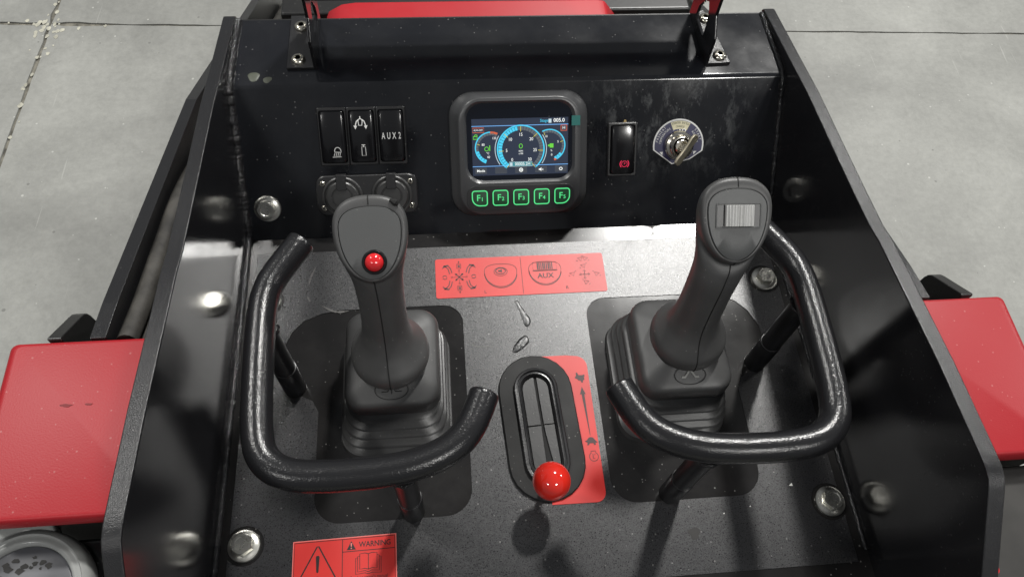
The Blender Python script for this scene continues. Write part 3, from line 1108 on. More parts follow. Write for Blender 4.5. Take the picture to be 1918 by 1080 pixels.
obj('gasket', loft('gasket', [st_ring(0.0312, 0.0628, 0.0), st_ring(0.0312, 0.0628, 0.0018), st_ring(0.0304, 0.0620, 0.0026), st_ring(0.0186, 0.0502, 0.0028), st_ring(0.0186, 0.0502, 0.0)], loop=True, cap0=False, cap1=False), M['gasket'], th, smooth=40)
obj('slot_bezel', loft('slot_bezel', [st_ring(0.0185, 0.0501, 0.0), st_ring(0.0185, 0.0501, 0.0052), st_ring(0.0176, 0.0492, 0.0062), st_ring(0.0160, 0.0476, 0.0060), st_ring(0.0157, 0.0473, 0.0044), st_ring(0.0146, 0.0462, 0.0042), st_ring(0.0143, 0.0459, 0.0052), st_ring(0.0132, 0.0448, 0.0054), st_ring(0.0118, 0.0434, 0.0034), st_ring(0.0112, 0.0428, 0.0)], loop=True, cap0=False, cap1=False), M['ring'], th, smooth=40)
obj('slot_floor', plate2d('slot_floor', [stadium(0.0113, 0.0429)], 0.0004, 0.0006), M['groove'], th, smooth=0)
# four rubber flaps with a curved slit between them
for sx in (-1, 1):
    for top in (True, False):
        def slit(y):
            t = (y + 0.043) / 0.086
            w = 0.0011 + 0.0028 * max(0, 0.5 - t) ** 1.2 * 2.2
            return 0.0012 - 0.0022 * (t - 0.5) * (1 - t) + sx * w + (0.0018 * max(0, 0.4 - t) if sx < 0 else 0.0010 * max(0, 0.4 - t))
        ys = [0.0004 + (0.0425 - 0.0004) * i / 14 for i in range(15)] if top else [-0.0004 - (0.0425 - 0.0004) * i / 14 for i in range(15)]

        def side_x(y):
            k = abs(y) - (0.0428 - 0.0110)
            return sx * (math.sqrt(max(0.0, 0.0110 ** 2 - k * k)) if k > 0 else 0.0110)
        a = [(slit(y), y) for y in ys]
        b = [(side_x(y) if abs(side_x(y)) > abs(slit(y)) + 0.0002 else slit(y) + sx * 0.0002, y) for y in ys]
        pts = a + list(reversed(b))
        obj('flap', prism('flap', pts, 'z', 0.0008, 0.0022 if sx > 0 else 0.0019), M['boot'], th, smooth=0, bevel=0.0003, seg=1)
sd0, sd1 = Vector((0.0012, -0.0335, 0.0)), Vector((-0.0044, -0.0560, 0.0393))
obj('stem', tube('stem', [sd0, sd0.lerp(sd1, 0.5), sd1], 0.0028, 12), M['post'], th)
me = lathe('knob', [(0.0040, -0.0136), (0.0055, -0.0134)] + [(0.0144 * math.cos(R(a)), 0.0144 * math.sin(R(a))) for a in range(-65, 90, 6)] + [(0.0, 0.0144)], 40)
q = (sd1 - sd0).normalized()
kn = obj('knob', me, M['ball'], th, sd1)
kn.rotation_euler = q.to_track_quat('Z', 'Y').to_euler()

# ------------------------------------------------------------------ joysticks
def interp(keys, sub):
    out = []
    K = len(keys)
    for i in range(K - 1):
        p0, p1, p2, p3 = keys[max(i - 1, 0)], keys[i], keys[i + 1], keys[min(i + 2, K - 1)]
        for s in range(sub):
            t = s / sub
            row = []
            for c in range(len(p1)):
                a = 0.5 * ((2 * p1[c]) + (p2[c] - p0[c]) * t + (2 * p0[c] - 5 * p1[c] + 4 * p2[c] - p3[c]) * t * t + (3 * p1[c] - p0[c] - 3 * p2[c] + p3[c]) * t ** 3)
                row.append(a)
            out.append(row)
    out.append(list(keys[-1]))
    return out


def joystick(name, label, loc, keys, E, tilt, roll, cap_c, kind):
    """keys: rows x, y, z, tilt, half width, depth up, depth down"""
    rt = thing(name, label, 'joystick', loc, group='the pair of joysticks')
    # bellows boot
    hw, hl = 0.0445, 0.0543
    steps = [(0.000, 0.0006), (0.0042, 0.0), (0.0058, -0.0034), (0.0076, -0.0046), (0.0098, -0.0042), (0.0128, -0.0012), (0.0142, -0.0020), (0.0152, -0.0056), (0.0172, -0.0066), (0.0198, -0.0034), (0.0214, -0.0042), (0.0224, -0.0078),
             (0.0244, -0.0088), (0.0270, -0.0056), (0.0286, -0.0064), (0.0296, -0.0100), (0.0316, -0.0108), (0.0342, -0.0078), (0.0358, -0.0092), (0.0370, -0.0130), (0.0420, -0.0140)]
    rings = []
    for z, o in steps:
        t = z / 0.042
        rings.append(ring(rr(hw + o, hl + o * 1.15, 0.0185, 7, cap_c[0] * t, cap_c[1] * t), z))
    obj('bellows', loft('bellows', rings), M['boot'], rt, smooth=45)
    # cap
    cl = [(0.0330, 0.0310, 0.0360), (0.0345, 0.0356, 0.0406), (0.0385, 0.0370, 0.0420), (0.0485, 0.0368, 0.0418), (0.0525, 0.0352, 0.0402), (0.0546, 0.0325, 0.0375), (0.0566, 0.0280, 0.0330), (0.0600, 0.0200, 0.0250), (0.0640, 0.0120, 0.0160)]
    rings = []
    for z, w, h in interp(cl, 3):
        rings.append(ring(rr(w, h, 0.0150 * w / 0.036, 7, cap_c[0], cap_c[1]), z))
    cap = obj('cap', loft('cap', rings), M['grip'], rt, smooth=50)
    # moulded oval emblem on the cap
    ink = Ink(0.0)
    ink.oval(0, 0, 0.0125, 0.0072, 0.0005, M['groove'])
    if kind == 'button':
        ink.stroke([(-0.0075, -0.0012), (-0.003, -0.0012), (0.0, 0.0036), (0.003, -0.0012), (0.0075, -0.0012)], 0.0006, M['groove'])
        ink.stroke([(-0.0055, 0.0006), (0.0055, 0.0006)], 0.0006, M['groove'])
        ink.stroke([(0, -0.003), (0, 0.002)], 0.0006, M['groove'])
    else:
        ink.poly([(-0.0072, -0.0022), (-0.0038, -0.0022), (0.0, 0.0030), (0.0038, -0.0022), (0.0072, -0.0022), (0.0066, -0.0006), (0.0044, -0.0006), (0.0006, 0.0046), (-0.0006, 0.0046), (-0.0044, -0.0006), (-0.0066, -0.0006)], M['emblem'])
    ink.build('emblem', cap, (cap_c[0], cap_c[1] - 0.0305, 0.0586), (R(25), 0, 0))
    # grip lofted from the flared collar to the head
    rows = interp(keys, 4)
    ct, st = math.cos(R(tilt)), math.sin(R(tilt))
    cr, sr = math.cos(R(roll)), math.sin(R(roll))
    n = 56

    def sec(x, y, z, tl, w, du, dd, e=2.0, rl=0.0):
        c, s = math.cos(R(tl)), math.sin(R(tl))
        c2, s2 = math.cos(R(rl)), math.sin(R(rl))
        out = []
        for a, b in egg(w, du, dd, n, e):
            a, b = a * c2 - b * s2, a * s2 + b * c2
            out.append((x + a, y + b * c, z + b * s))
        return out
    rings = []
    NR_ = len(rows)
    for i, r in enumerate(rows):
        t = max(0, (r[2] - 0.13) / (E[2] - 0.13))
        rings.append(sec(*r, e=2.0 + 0.5 * min(1, t), rl=roll * min(1, t)))
    nv = Vector((0, -st, ct))

    def at(d):
        return (E[0] + nv.x * d, E[1] + nv.y * d, E[2] + nv.z * d)
    rings.append(sec(*at(-0.0018), tilt, 0.0246, 0.0218, 0.0357, 2.5, roll))
    rings.append(sec(*at(-0.0005), tilt, 0.0235, 0.0196, 0.0352, 2.5, roll))
    rings.append(sec(*at(0.0), tilt, 0.0216, 0.0158, 0.0346, 2.5, roll))
    rings.append(sec(*at(-0.0002), tilt, 0.0209, 0.0148, 0.0342, 2.5, roll))
    rings.append(sec(*at(-0.0016), tilt, 0.0208, 0.0147, 0.0341, 2.5, roll))
    grip = obj('grip', loft('grip', rings), M['grip'], rt, smooth=50)
    j0 = int(n * 0.75)
    seam = [Vector(rings[i][j0]) for i in range(2, NR_ + 2)]
    seam = [p + Vector((0, -0.00015, 0)) for p in seam]
    obj('seam', tube('seam', seam, 0.00042, 6), M['groove'], grip)
    jt = int(n * 0.25)
    seam2 = [Vector(rings[i][jt]) for i in range(NR_ - 4, NR_ + 3)]
    obj('seam', tube('seam', seam2, 0.00042, 6), M['groove'], grip)
    # face plate
    rot = Matrix.Rotation(R(tilt), 4, 'X') @ Matrix.Rotation(R(roll), 4, 'Z')
    eul = rot.to_euler()
    fp = lambda w, z: [(a, b, z) for a, b in egg(w, w * 0.712, w * 1.652, n, 2.5)]
    rg = [fp(0.02035, -0.0014), fp(0.02035, 0.0), fp(0.0200, 0.0004), fp(0.0130, 0.0006), fp(0.004, 0.0006)]
    face = obj('face_plate', loft('face_plate', rg), M['face'], rt, at(0), eul, smooth=40)
    if kind == 'button':
        b = obj('push_button', lathe('push_button', [(0.0061, 0.0008), (0.0061, 0.0028), (0.0058, 0.0038), (0.0048, 0.0052), (0.0030, 0.0062), (0.0, 0.0066)], 36), M['button'], face, (0.0016, -0.0222, 0), (0, 0, 0))
        obj('button_collar', lathe('button_collar', [(0.0084, 0.0004), (0.0082, 0.0014), (0.0076, 0.0022), (0.0066, 0.0022), (0.0063, 0.0008)], 36), M['rocker'], face, (0.0016, -0.0222, 0))
        sl = rings[NR_ + 1]
        ps = [Vector(sl[int(n * q)]) for q in (0.115, 0.14, 0.165)]
        obj('relief_slot', tube('relief_slot', [p + Vector((0.0002, 0.0006, 0.0012)) for p in ps], lambda t: 0.0010 + 0.0016 * math.sin(PI * t), 8), M['groove'], grip)
    else:
        # recessed window with a ridged grey thumb roller
        fw, fh = 0.0156, 0.0083
        obj('window_frame', loft('window_frame', [ring(rr(fw, fh, 0.0006, 2), 0.0004), ring(rr(fw, fh, 0.0006, 2), 0.0011), ring(rr(fw - 0.0006, fh - 0.0006, 0.0005, 2), 0.0012), ring(rr(fw - 0.0009, fh - 0.0009, 0.0005, 2), 0.0006)], cap0=False, cap1=False), M['face'], face, (0.0004, -0.0032, 0))
        ink = Ink(0.0007)
        ink.rect(-fw + 0.0009, -fh + 0.0009, fw - 0.0009, fh - 0.0009, M['plastic'])
        ink.build('window_well', face, (0.0004, -0.0032, 0))
        pts = []
        w2 = 0.0096
        N = 60
        for i in range(N + 1):
            x = -w2 + 2 * w2 * i / N
            z = 0.0016 + 0.0036 * math.sqrt(max(0, 1 - (x / (w2 * 1.12)) ** 2)) + 0.00040 * math.cos(2 * PI * x / 0.0019)
            if abs(x - 0.0006) < 0.0016:
                z -= 0.0009
            pts.append((x, z))
        pts += [(w2, 0.0007), (-w2, 0.0007)]
        obj('thumb_roller', prism('thumb_roller', pts, 'y', -0.0071, 0.0071), M['grey'], face, (0.0006, -0.0032, 0), smooth=40, bevel=0.0004, seg=1)
    return rt


EL = (-0.0035, 0.0459, 0.1795)
nl = (-0.574, 0.819)
keysL = [
    (0.000, 0.0075, 0.0600, 0, 0.0278, 0.0278, 0.0278),
    (0.000, 0.0075, 0.0645, 0, 0.0294, 0.0294, 0.0294),
    (0.000, 0.0078, 0.0690, 0, 0.0297, 0.0297, 0.0297),
    (0.000, 0.0085, 0.0740, 0, 0.0282, 0.0282, 0.0282),
    (-0.0005, 0.0100, 0.0800, 0, 0.0238, 0.0238, 0.0238),
    (-0.0008, 0.0122, 0.0870, 0, 0.0196, 0.0196, 0.0196),
    (-0.0010, 0.0158, 0.0960, 0, 0.0174, 0.0174, 0.0174),
    (-0.0012, 0.0190, 0.1050, 0, 0.0166, 0.0166, 0.0166),
    (-0.0016, 0.0255, 0.1220, 2, 0.0165, 0.0166, 0.0167),
    (-0.0022, 0.0318, 0.1380, 6, 0.0173, 0.0168, 0.0172),
    (-0.0028, 0.0370, 0.1490, 14, 0.0192, 0.0170, 0.0195),
    (-0.0033, 0.0435, 0.1590, 24, 0.0222, 0.0172, 0.0262),
    (-0.0035, 0.0500, 0.1690, 31, 0.0243, 0.0212, 0.0345),
    (-0.0035, 0.0480, 0.1757, 35, 0.0250, 0.0228, 0.0362),
]
joystick('joystick', 'left joystick with a red push button on its grey face', (-0.1135, -0.158, 0.0002), keysL, EL, 35, 1.0, (0.0, 0.0105), 'button')
ER = (0.0152, 0.0417, 0.1905)
keysR = [
    (0.0065, 0.0090, 0.0600, 0, 0.0278, 0.0278, 0.0278),
    (0.0065, 0.0092, 0.0645, 0, 0.0296, 0.0296, 0.0296),
    (0.0066, 0.0094, 0.0690, 0, 0.0299, 0.0299, 0.0299),
    (0.0066, 0.0096, 0.0745, 0, 0.0286, 0.0286, 0.0286),
    (0.0066, 0.0102, 0.0810, 0, 0.0242, 0.0242, 0.0242),
    (0.0066, 0.0112, 0.0880, 0, 0.0200, 0.0200, 0.0200),
    (0.0068, 0.0126, 0.0970, 0, 0.0178, 0.0176, 0.0176),
    (0.0072, 0.0142, 0.1070, 0, 0.0170, 0.0168, 0.0168),
    (0.0085, 0.0182, 0.1260, 2, 0.0170, 0.0168, 0.0168),
    (0.0105, 0.0230, 0.1450, 6, 0.0178, 0.0170, 0.0174),
    (0.0122, 0.0290, 0.1580, 15, 0.0198, 0.0172, 0.0200),
    (0.0138, 0.0372, 0.1690, 26, 0.0226, 0.0174, 0.0268),
    (0.0150, 0.0462, 0.1800, 34, 0.0246, 0.0212, 0.0348),
    (0.0152, 0.0440, 0.1868, 37, 0.0251, 0.0228, 0.0364),
]
joystick('joystick', 'right joystick with a ridged grey thumb roller on its face', (0.1135, -0.158, 0.0002), keysR, ER, 37, -1.5, (0.0050, 0.0090), 'roller')

# ------------------------------------------------------------------ guard rails round the sticks
rail_pts = [(0.1745, -0.0820), (0.1850, -0.0985), (0.1930, -0.1130), (0.1970, -0.1270), (0.1982, -0.1430), (0.1978, -0.1700), (0.1966, -0.2000), (0.1950, -0.2220), (0.1915, -0.2390), (0.1830, -0.2500), (0.1700, -0.2558), (0.1520, -0.2578), (0.1350, -0.2580),
            (0.1150, -0.2572), (0.0950, -0.2545), (0.0780, -0.2490), (0.0655, -0.2415), (0.0565, -0.2310), (0.0500, -0.2180), (0.0465, -0.2095)]
RZ = 0.120


def guard(sgn, label):
    rt = thing('guard_rail', label, 'guard rail', (sgn * 0.15, -0.20, 0), group='bent tube guards round the joysticks')
    off = Vector((sgn * 0.15, -0.20, 0))
    P = [Vector((sgn * x, y, RZ)) - off for x, y in rail_pts]
    path = smooth_path(P, 5)
    obj('bent_tube', tube('bent_tube', path, 0.0104, 24, round_end=0.0014), M['rail'], rt, smooth=50)
    for i, (x, y) in enumerate(((0.1982, -0.148), (0.102, -0.2560))):
        b = Vector((sgn * x, y, 0.0004)) - off
        t = Vector((sgn * x, y, RZ - 0.002)) - off
        po = obj('post', tube('post', [b, b.lerp(t, 0.5), t], 0.0083, 20), M['post'], rt)
        obj('sleeve', tube('sleeve', [b, b + Vector((0, 0, 0.042))], 0.0090, 20, round_end=0.0004), M['post'], po)
        w = [t + Vector((0.0092 * math.cos(2 * PI * k / 40), 0.0092 * math.sin(2 * PI * k / 40), -0.0075)) for k in range(41)]
        obj('weld_ring', tube('weld_ring', w, lambda q: 0.0014 + 0.0005 * math.sin(q * 60), 6), M['weld'], po)
    return rt


guard(-1, 'bent black tube guard round the joystick with the red button')
guard(1, 'bent black tube guard round the joystick with the grey roller')

# ------------------------------------------------------------------ instruments on the dash
def dash_thing(name, label, cat, x, s, group=None):
    return thing(name, label, cat, on_dash(x, s, 0.0002), (DA, 0, 0), group)


# ---- monitor
mo = dash_thing('display_monitor', 'square black display monitor with lit gauges and five green F keys', 'display', 0.0030, 0.0730)
HB = [(0.0628, 0.0562, 0.0), (0.0628, 0.0562, 0.0040), (0.0618, 0.0554, 0.0056), (0.0592, 0.0545, 0.0080), (0.0560, 0.0530, 0.0122), (0.0552, 0.0524, 0.0140), (0.0544, 0.0516, 0.0146)]
rings = [ring(rr(w, h, 0.0215, 8, 0, 0.0006 if z < 0.006 else 0), z) for w, h, z in HB]
rings.append(ring(rr(0.0500, 0.0365, 0.0150, 8, 0, 0.0130), 0.0148))
rings.append(ring(rr(0.0492, 0.0357, 0.0145, 8, 0, 0.0130), 0.0140))
rings.append(ring(rr(0.0478, 0.0343, 0.0140, 8, 0, 0.0130), 0.0118))
obj('housing', loft('housing', rings, cap0=False, cap1=False), M['housing'], mo, smooth=40)
scr = obj('screen', plate2d('screen', [rr(0.0479, 0.0344, 0.0140, 8, 0, 0.0130)], 0.0112, 0.0118), M['glass'], mo, smooth=0)
# keypad strip
obj('keypad', loft('keypad', [ring(rr(0.0496, 0.0115, 0.0085, 6, 0, -0.0372), 0.0147), ring(rr(0.0493, 0.0112, 0.0083, 6, 0, -0.0372), 0.0152)], cap0=False), M['plastic'], mo)
for i, x in enumerate((-0.0378, -0.0188, 0.0002, 0.0192, 0.0382)):
    hw = 0.0074
    # outer keys lean towards the corners
    shape = rr(hw, hw, 0.0026, 6)
    if i in (0, 4):
        c = -1 if i == 0 else 1
        shape = []
        for (sx, sy), q in zip(((1, 1), (-1, 1), (-1, -1), (1, -1)), range(4)):
            rad = 0.0075 if (sx == c and sy == -1) else 0.0026
            for t in range(9):
                a = PI / 2 * (q + t / 8)
                shape.append((sx * (hw - rad) + rad * math.cos(a), sy * (hw - rad) + rad * math.sin(a)))
    b = obj('function_key', loft('function_key', [[(a, c_, 0.0) for a, c_ in shape], [(a, c_, 0.0008) for a, c_ in shape], [(a * 0.93, c_ * 0.93, 0.0011) for a, c_ in shape]], cap0=False), M['fdark'], mo, (x, -0.0368, 0.0152), smooth=30)
    ink = Ink(0.00125)
    ink.stroke([(a * 0.92, c_ * 0.92) for a, c_ in shape], 0.0010, M['fgreen'], True)
    ink.text('F', -0.0012, 0.0002, 0.0080, M['fgreen'], bold=0.00008)
    ink.text(str(i + 1), 0.0022, -0.0010, 0.0048, M['fgreen'], bold=0.00006)
    ink.build('key_light', b)
# screen graphics; u right, v down inside the lit area
SX0, SX1, SY0, SY1 = -0.0432, 0.0440, 0.0338, -0.0168
gi = Ink(0.01182)


def su(u, v):
    return (SX0 + (SX1 - SX0) * u, SY0 + (SY1 - SY0) * v)


SWd = SX1 - SX0
gi.rect(*su(0, 1), *su(1, 0), M['sbg'])
gi.dz = 0.00006
gi.stroke([su(0, 0.125), su(1, 0.125)], 0.0005, M['blue'])
gi.stroke([su(0, 0.835), su(1, 0.835)], 0.0005, M['blue'])
gi.text('Stage', *su(0.750, 0.055), 0.0036, M['cyan'])
gi.rect(*su(0.795, 0.095), *su(0.825, 0.025), M['pale'])
gi.text('005.0', *su(0.905, 0.055), 0.0046, M['swhite'], bold=0.00005)


def gauge(u, v, r, a0, a1, seg, fill_to, t_in, extra=None):
    x, y = su(u, v)
    n = seg
    for i in range(n):
        b0 = a0 + (a1 - a0) * i / n
        b1 = a0 + (a1 - a0) * (i + 0.86) / n
        m = M['cyan'] if (i + 1) / n <= fill_to else M['sgrey']
        if extra and (i + 0.5) / n > extra:
            m = M['sgrey']
        gi.arc(x, y, r * t_in, r * 0.955, b0, b1, m, 3)
    return x, y


# big dial
x, y = gauge(0.505, 0.545, 0.0213, 232, -52, 36, 0.48, 0.80)
gi.arc(x, y, 0.0206, 0.0218, 232, -52, M['cyan'], 50)
gi.arc(x, y, 0.0231, 0.0237, 215, 148, M['pale'], 20)
gi.arc(x, y, 0.0231, 0.0237, -35, 32, M['pale'], 20)
gi.dz = 0.00012
for i, t in enumerate(('0', '5', '10', '15', '20', '25', '30')):
    a = R(232 - 284 * i / 6)
    c, s = math.cos(a), math.sin(a)
    gi.stroke([(x + 0.0158 * c, y + 0.0158 * s), (x + 0.0204 * c, y + 0.0204 * s)], 0.0005, M['syellow'])
    gi.text(t, x + 0.0130 * c, y + 0.0130 * s + (0.0008 if i in (0, 6) else 0), 0.0040, M['swhite'], sx=0.9)
gi.oval(x, y + 0.0028, 0.0015, 0.0019, 0.0006, M['sgreen'], 14)
gi.text('RPM', x, y - 0.0018, 0.0021, M['swhite'])
gi.text('x100', x, y - 0.0040, 0.0021, M['swhite'])
gi.rect(x - 0.0108, y - 0.0154, x + 0.0104, y - 0.0114, M['steal'])
gi.stroke([(x - 0.0108, y - 0.0154), (x + 0.0104, y - 0.0154), (x + 0.0104, y - 0.0114), (x - 0.0108, y - 0.0114)], 0.0003, M['pale'], True)
gi.dz = 0.00018
gi.rect(x - 0.0102, y - 0.0149, x - 0.0078, y - 0.0119, M['pale'])
gi.text('00005.2H', x + 0.0015, y - 0.0134, 0.0039, M['swhite'], sx=0.92)
gi.dz = 0.00006
# left dial
x, y = gauge(0.195, 0.510, 0.0142, 250, 62, 16, 0.34, 0.80)
gi.arc(x, y, 0.0136, 0.0146, 250, 92, M['cyan'], 30)
gi.arc(x, y, 0.0128, 0.0146, 92, 64, M['orange'], 10)
gi.stroke([(x - 0.0126, y + 0.0036), (x - 0.0100, y + 0.0028)], 0.0005, M['syellow'])
gi.text('120', x + 0.0030, y + 0.0086, 0.0030, M['swhite'], sx=0.85)
gi.text('80', x - 0.0070, y + 0.0030, 0.0030, M['swhite'], sx=0.9)
gi.text('40', x - 0.0024, y - 0.0082, 0.0030, M['swhite'], sx=0.9)
gi.oval(x - 0.0040, y - 0.0008, 0.0018, 0.0018, 0.0006, M['sgreen'], 12)
gi.rect(x - 0.0016, y - 0.0026, x - 0.0008, y + 0.0024, M['sgreen'])
gi.text('°C', x - 0.0030, y - 0.0048, 0.0026, M['swhite'])
# right dial
x, y = gauge(0.805, 0.490, 0.0142, -68, 118, 16, 0.20, 0.80)
gi.arc(x, y, 0.0136, 0.0146, -62, 118, M['cyan'], 30)
gi.arc(x, y, 0.0128, 0.0146, -72, -63, M['orange'], 6)
gi.stroke([(x + 0.0126, y + 0.0036), (x + 0.0100, y + 0.0028)], 0.0005, M['syellow'])
gi.stroke([(x - 0.0052, y + 0.0122), (x - 0.0042, y + 0.0092)], 0.0005, M['syellow'])
gi.text('10', x - 0.0030, y + 0.0080, 0.0028, M['swhite'], sx=0.85)
gi.text('5', x + 0.0078, y + 0.0030, 0.0028, M['swhite'])
gi.text('0', x + 0.0020, y - 0.0086, 0.0028, M['swhite'])
gi.rect(x + 0.0002, y - 0.0022, x + 0.0036, y + 0.0016, M['sgreen'])
gi.rect(x - 0.0014, y - 0.0010, x + 0.0002, y + 0.0006, M['sgreen'])
gi.text('%', x + 0.0018, y - 0.0048, 0.0024, M['swhite'])
# corner badges
gi.stroke([su(0.01, 0.235), su(0.125, 0.235), su(0.125, 0.155), su(0.01, 0.155)], 0.0005, M['orange'], True)
gi.text('AUX-OFF', *su(0.067, 0.195), 0.0022, M['swhite'], sx=0.9)
gi.stroke([su(0.925, 0.235), su(0.985, 0.235), su(0.985, 0.14), su(0.925, 0.14)], 0.0007, M['orange'], True)
gi.text('H', *su(0.955, 0.188), 0.0038, M['swhite'])
lx, ly = su(0.035, 0.315)
gi.stroke([(lx - 0.0017, ly - 0.0018), (lx + 0.0017, ly - 0.0018), (lx + 0.0017, ly + 0.0006), (lx - 0.0017, ly + 0.0006)], 0.0007, M['sgreen'], True)
gi.arc(lx + 0.0006, ly + 0.0010, 0.0009, 0.0015, 0, 200, M['sgreen'], 10)
# soft keys
for i, u in enumerate((0.085, 0.295, 0.505, 0.715, 0.925)):
    gi.dz = 0.00006
    gi.rect(*su(u - 0.060, 0.965), *su(u + 0.060, 0.865), M['sbar'])
    gi.dz = 0.00012
    gi.stroke([su(u - 0.060, 0.965), su(u + 0.060, 0.965), su(u + 0.060, 0.865), su(u - 0.060, 0.865)], 0.00022, M['sgrey'], True)
gi.text('Mode', *su(0.085, 0.915), 0.0032, M['swhite'], bold=0.00004)
px_, py_ = su(0.505, 0.915)
gi.oval(px_, py_, 0.0015, 0.0015, 0.0007, M['swhite'], 14)
gi.rect(px_ - 0.0005, py_ - 0.0006, px_ + 0.0005, py_ + 0.0006, M['swhite'])
px_, py_ = su(0.715, 0.915)
gi.poly([(px_ - 0.0020, py_ - 0.0006), (px_ - 0.0010, py_ - 0.0006), (px_ + 0.0004, py_ - 0.0016), (px_ + 0.0004, py_ + 0.0016), (px_ - 0.0010, py_ + 0.0006), (px_ - 0.0020, py_ + 0.0006)], M['swhite'])
gi.text('x', px_ + 0.0016, py_, 0.0030, M['swhite'])
px_, py_ = su(0.925, 0.915)
gi.oval(px_, py_, 0.0014, 0.0012, 0.0006, M['swhite'], 12)
gi.build('screen_graphics', scr)
ink = Ink(0.01495)
ink.rect(0.0466, 0.0265, 0.0544, 0.0352, M['teal'])
ink.build('film_tab', mo)

# ---- rocker switches
def rocker_z(y, h):
    return 0.0072 - 0.0022 * (y / h) ** 2 + 0.0006 * (y / h)


def rocker_mesh(w, h):
    rings = []
    N = 22
    for i in range(N + 1):
        y = -h + 2 * h * i / N
        z = rocker_z(y, h)
        e = max(0.0, (abs(y) / h - 0.9) / 0.1)
        wx = w * (1 - 0.10 * e * e)
        r = 0.0022
        row = [(-w, y, 0.0015), (-w, y, z - r - 0.001)]
        for k in range(5):
            a = PI - PI / 2 * k / 4
            row.append((-wx + r + r * math.cos(a), y, z - r + r * math.sin(a)))
        row += [(-wx * 0.4, y, z + 0.00025), (wx * 0.4, y, z + 0.00025)]
        for k in range(5):
            a = PI / 2 - PI / 2 * k / 4
            row.append((wx - r + r * math.cos(a), y, z - r + r * math.sin(a)))
        row += [(w, y, z - r - 0.001), (w, y, 0.0015)]
        rings.append([p for p in reversed(row)])
    return loft('rocker', rings, close=False, cap0=True, cap1=True)


def frame_mesh(w, h, iw, ih, z):
    return loft('switch_frame', [ring(rr(w, h, 0.0012, 3), 0.0), ring(rr(w, h, 0.0012, 3), z - 0.0008), ring(rr(w - 0.0007, h - 0.0007, 0.0010, 3), z), ring(rr(iw + 0.0004, ih + 0.0004, 0.0020, 3), z), ring(rr(iw, ih, 0.0020, 3), z - 0.0006), ring(rr(iw, ih, 0.0020, 3), 0.0)], cap0=False, cap1=False, loop=True)


RH = 0.0222
for i, (x, lab) in enumerate(((-0.1633, 'glossy black rocker switch with the work lamp symbol'), (-0.1375, 'glossy black rocker switch with tilt arrows above a bottle symbol'), (-0.1117, 'glossy black rocker switch lettered AUX 2'))):
    rt = dash_thing('rocker_switch', lab, 'switch', x, 0.0934, 'rocker switches in a row on the left of the dash')
    obj('frame', frame_mesh(0.0128, 0.0256, 0.0110, RH + 0.0008, 0.0030), M['plastic'], rt, smooth=35)
    rk = obj('rocker', rocker_mesh(0.0106, RH), M['rocker'], rt, smooth=50)
    ink = Ink(lambda a, b: rocker_z(b, RH) + 0.00042)
    w = M['white']
    if i == 0:
        cx, cy = 0.0032, -0.0128
        dome = [(cx - 0.0026 + 0.0004 * 0, cy)] + [(cx + 0.0002 + 0.0028 * math.cos(R(180 - 180 * q / 10)), cy + 0.0008 + 0.0034 * math.sin(R(180 - 180 * q / 10))) for q in range(11)] + [(cx + 0.0030, cy - 0.0004)]
        ink.stroke(dome, 0.0007, w, True)
        for q in range(4):
            ink.stroke([(cx - 0.0024 + q * 0.0016, cy - 0.0008), (cx - 0.0036 + q * 0.0017, cy - 0.0040)], 0.00055, w)
        ink.stroke([(cx - 0.0048, cy - 0.0046), (cx + 0.0030, cy - 0.0044)], 0.0006, w)
    elif i == 1:
        cx, cy = -0.0006, 0.0128
        ink.stroke([(cx - 0.0014, cy - 0.0026), (cx + 0.0012, cy - 0.0026), (cx + 0.0018, cy + 0.0012), (cx + 0.0008, cy + 0.0030), (cx - 0.0010, cy + 0.0030), (cx - 0.0020, cy + 0.0012)], 0.0007, w, True)
        ink.rect(cx - 0.0005, cy + 0.0030, cx + 0.0003, cy + 0.0052, w)
        for sx in (-1, 1):
            ink.stroke([(cx + sx * 0.0016, cy + 0.0024), (cx + sx * 0.0034, cy + 0.0008), (cx + sx * 0.0046, cy - 0.0030)], 0.0009, w)
            ink.poly([(cx + sx * 0.0046, cy - 0.0060), (cx + sx * 0.0062, cy - 0.0026), (cx + sx * 0.0030, cy - 0.0030)] if sx > 0 else [(cx + sx * 0.0046, cy - 0.0060), (cx + sx * 0.0030, cy - 0.0030), (cx + sx * 0.0062, cy - 0.0026)], w)
        cx, cy = 0.0006, -0.0118
        ink.stroke([(cx - 0.0018, cy - 0.0048), (cx + 0.0018, cy - 0.0048), (cx + 0.0016, cy + 0.0030), (cx - 0.0016, cy + 0.0030)], 0.0006, w, True)
        ink.stroke([(cx, cy + 0.0030), (cx, cy + 0.0046)], 0.0010, w)
        ink.stroke([(cx - 0.0016, cy + 0.0048), (cx + 0.0016, cy + 0.0048)], 0.0008, w)
    else:
        for q, ch in enumerate('AUX2'):
            ink.text(ch, -0.0070 + q * 0.0048, 0.0002, 0.0082, w, sx=0.55, bold=0.00005)
    ink.build('symbol', rk)

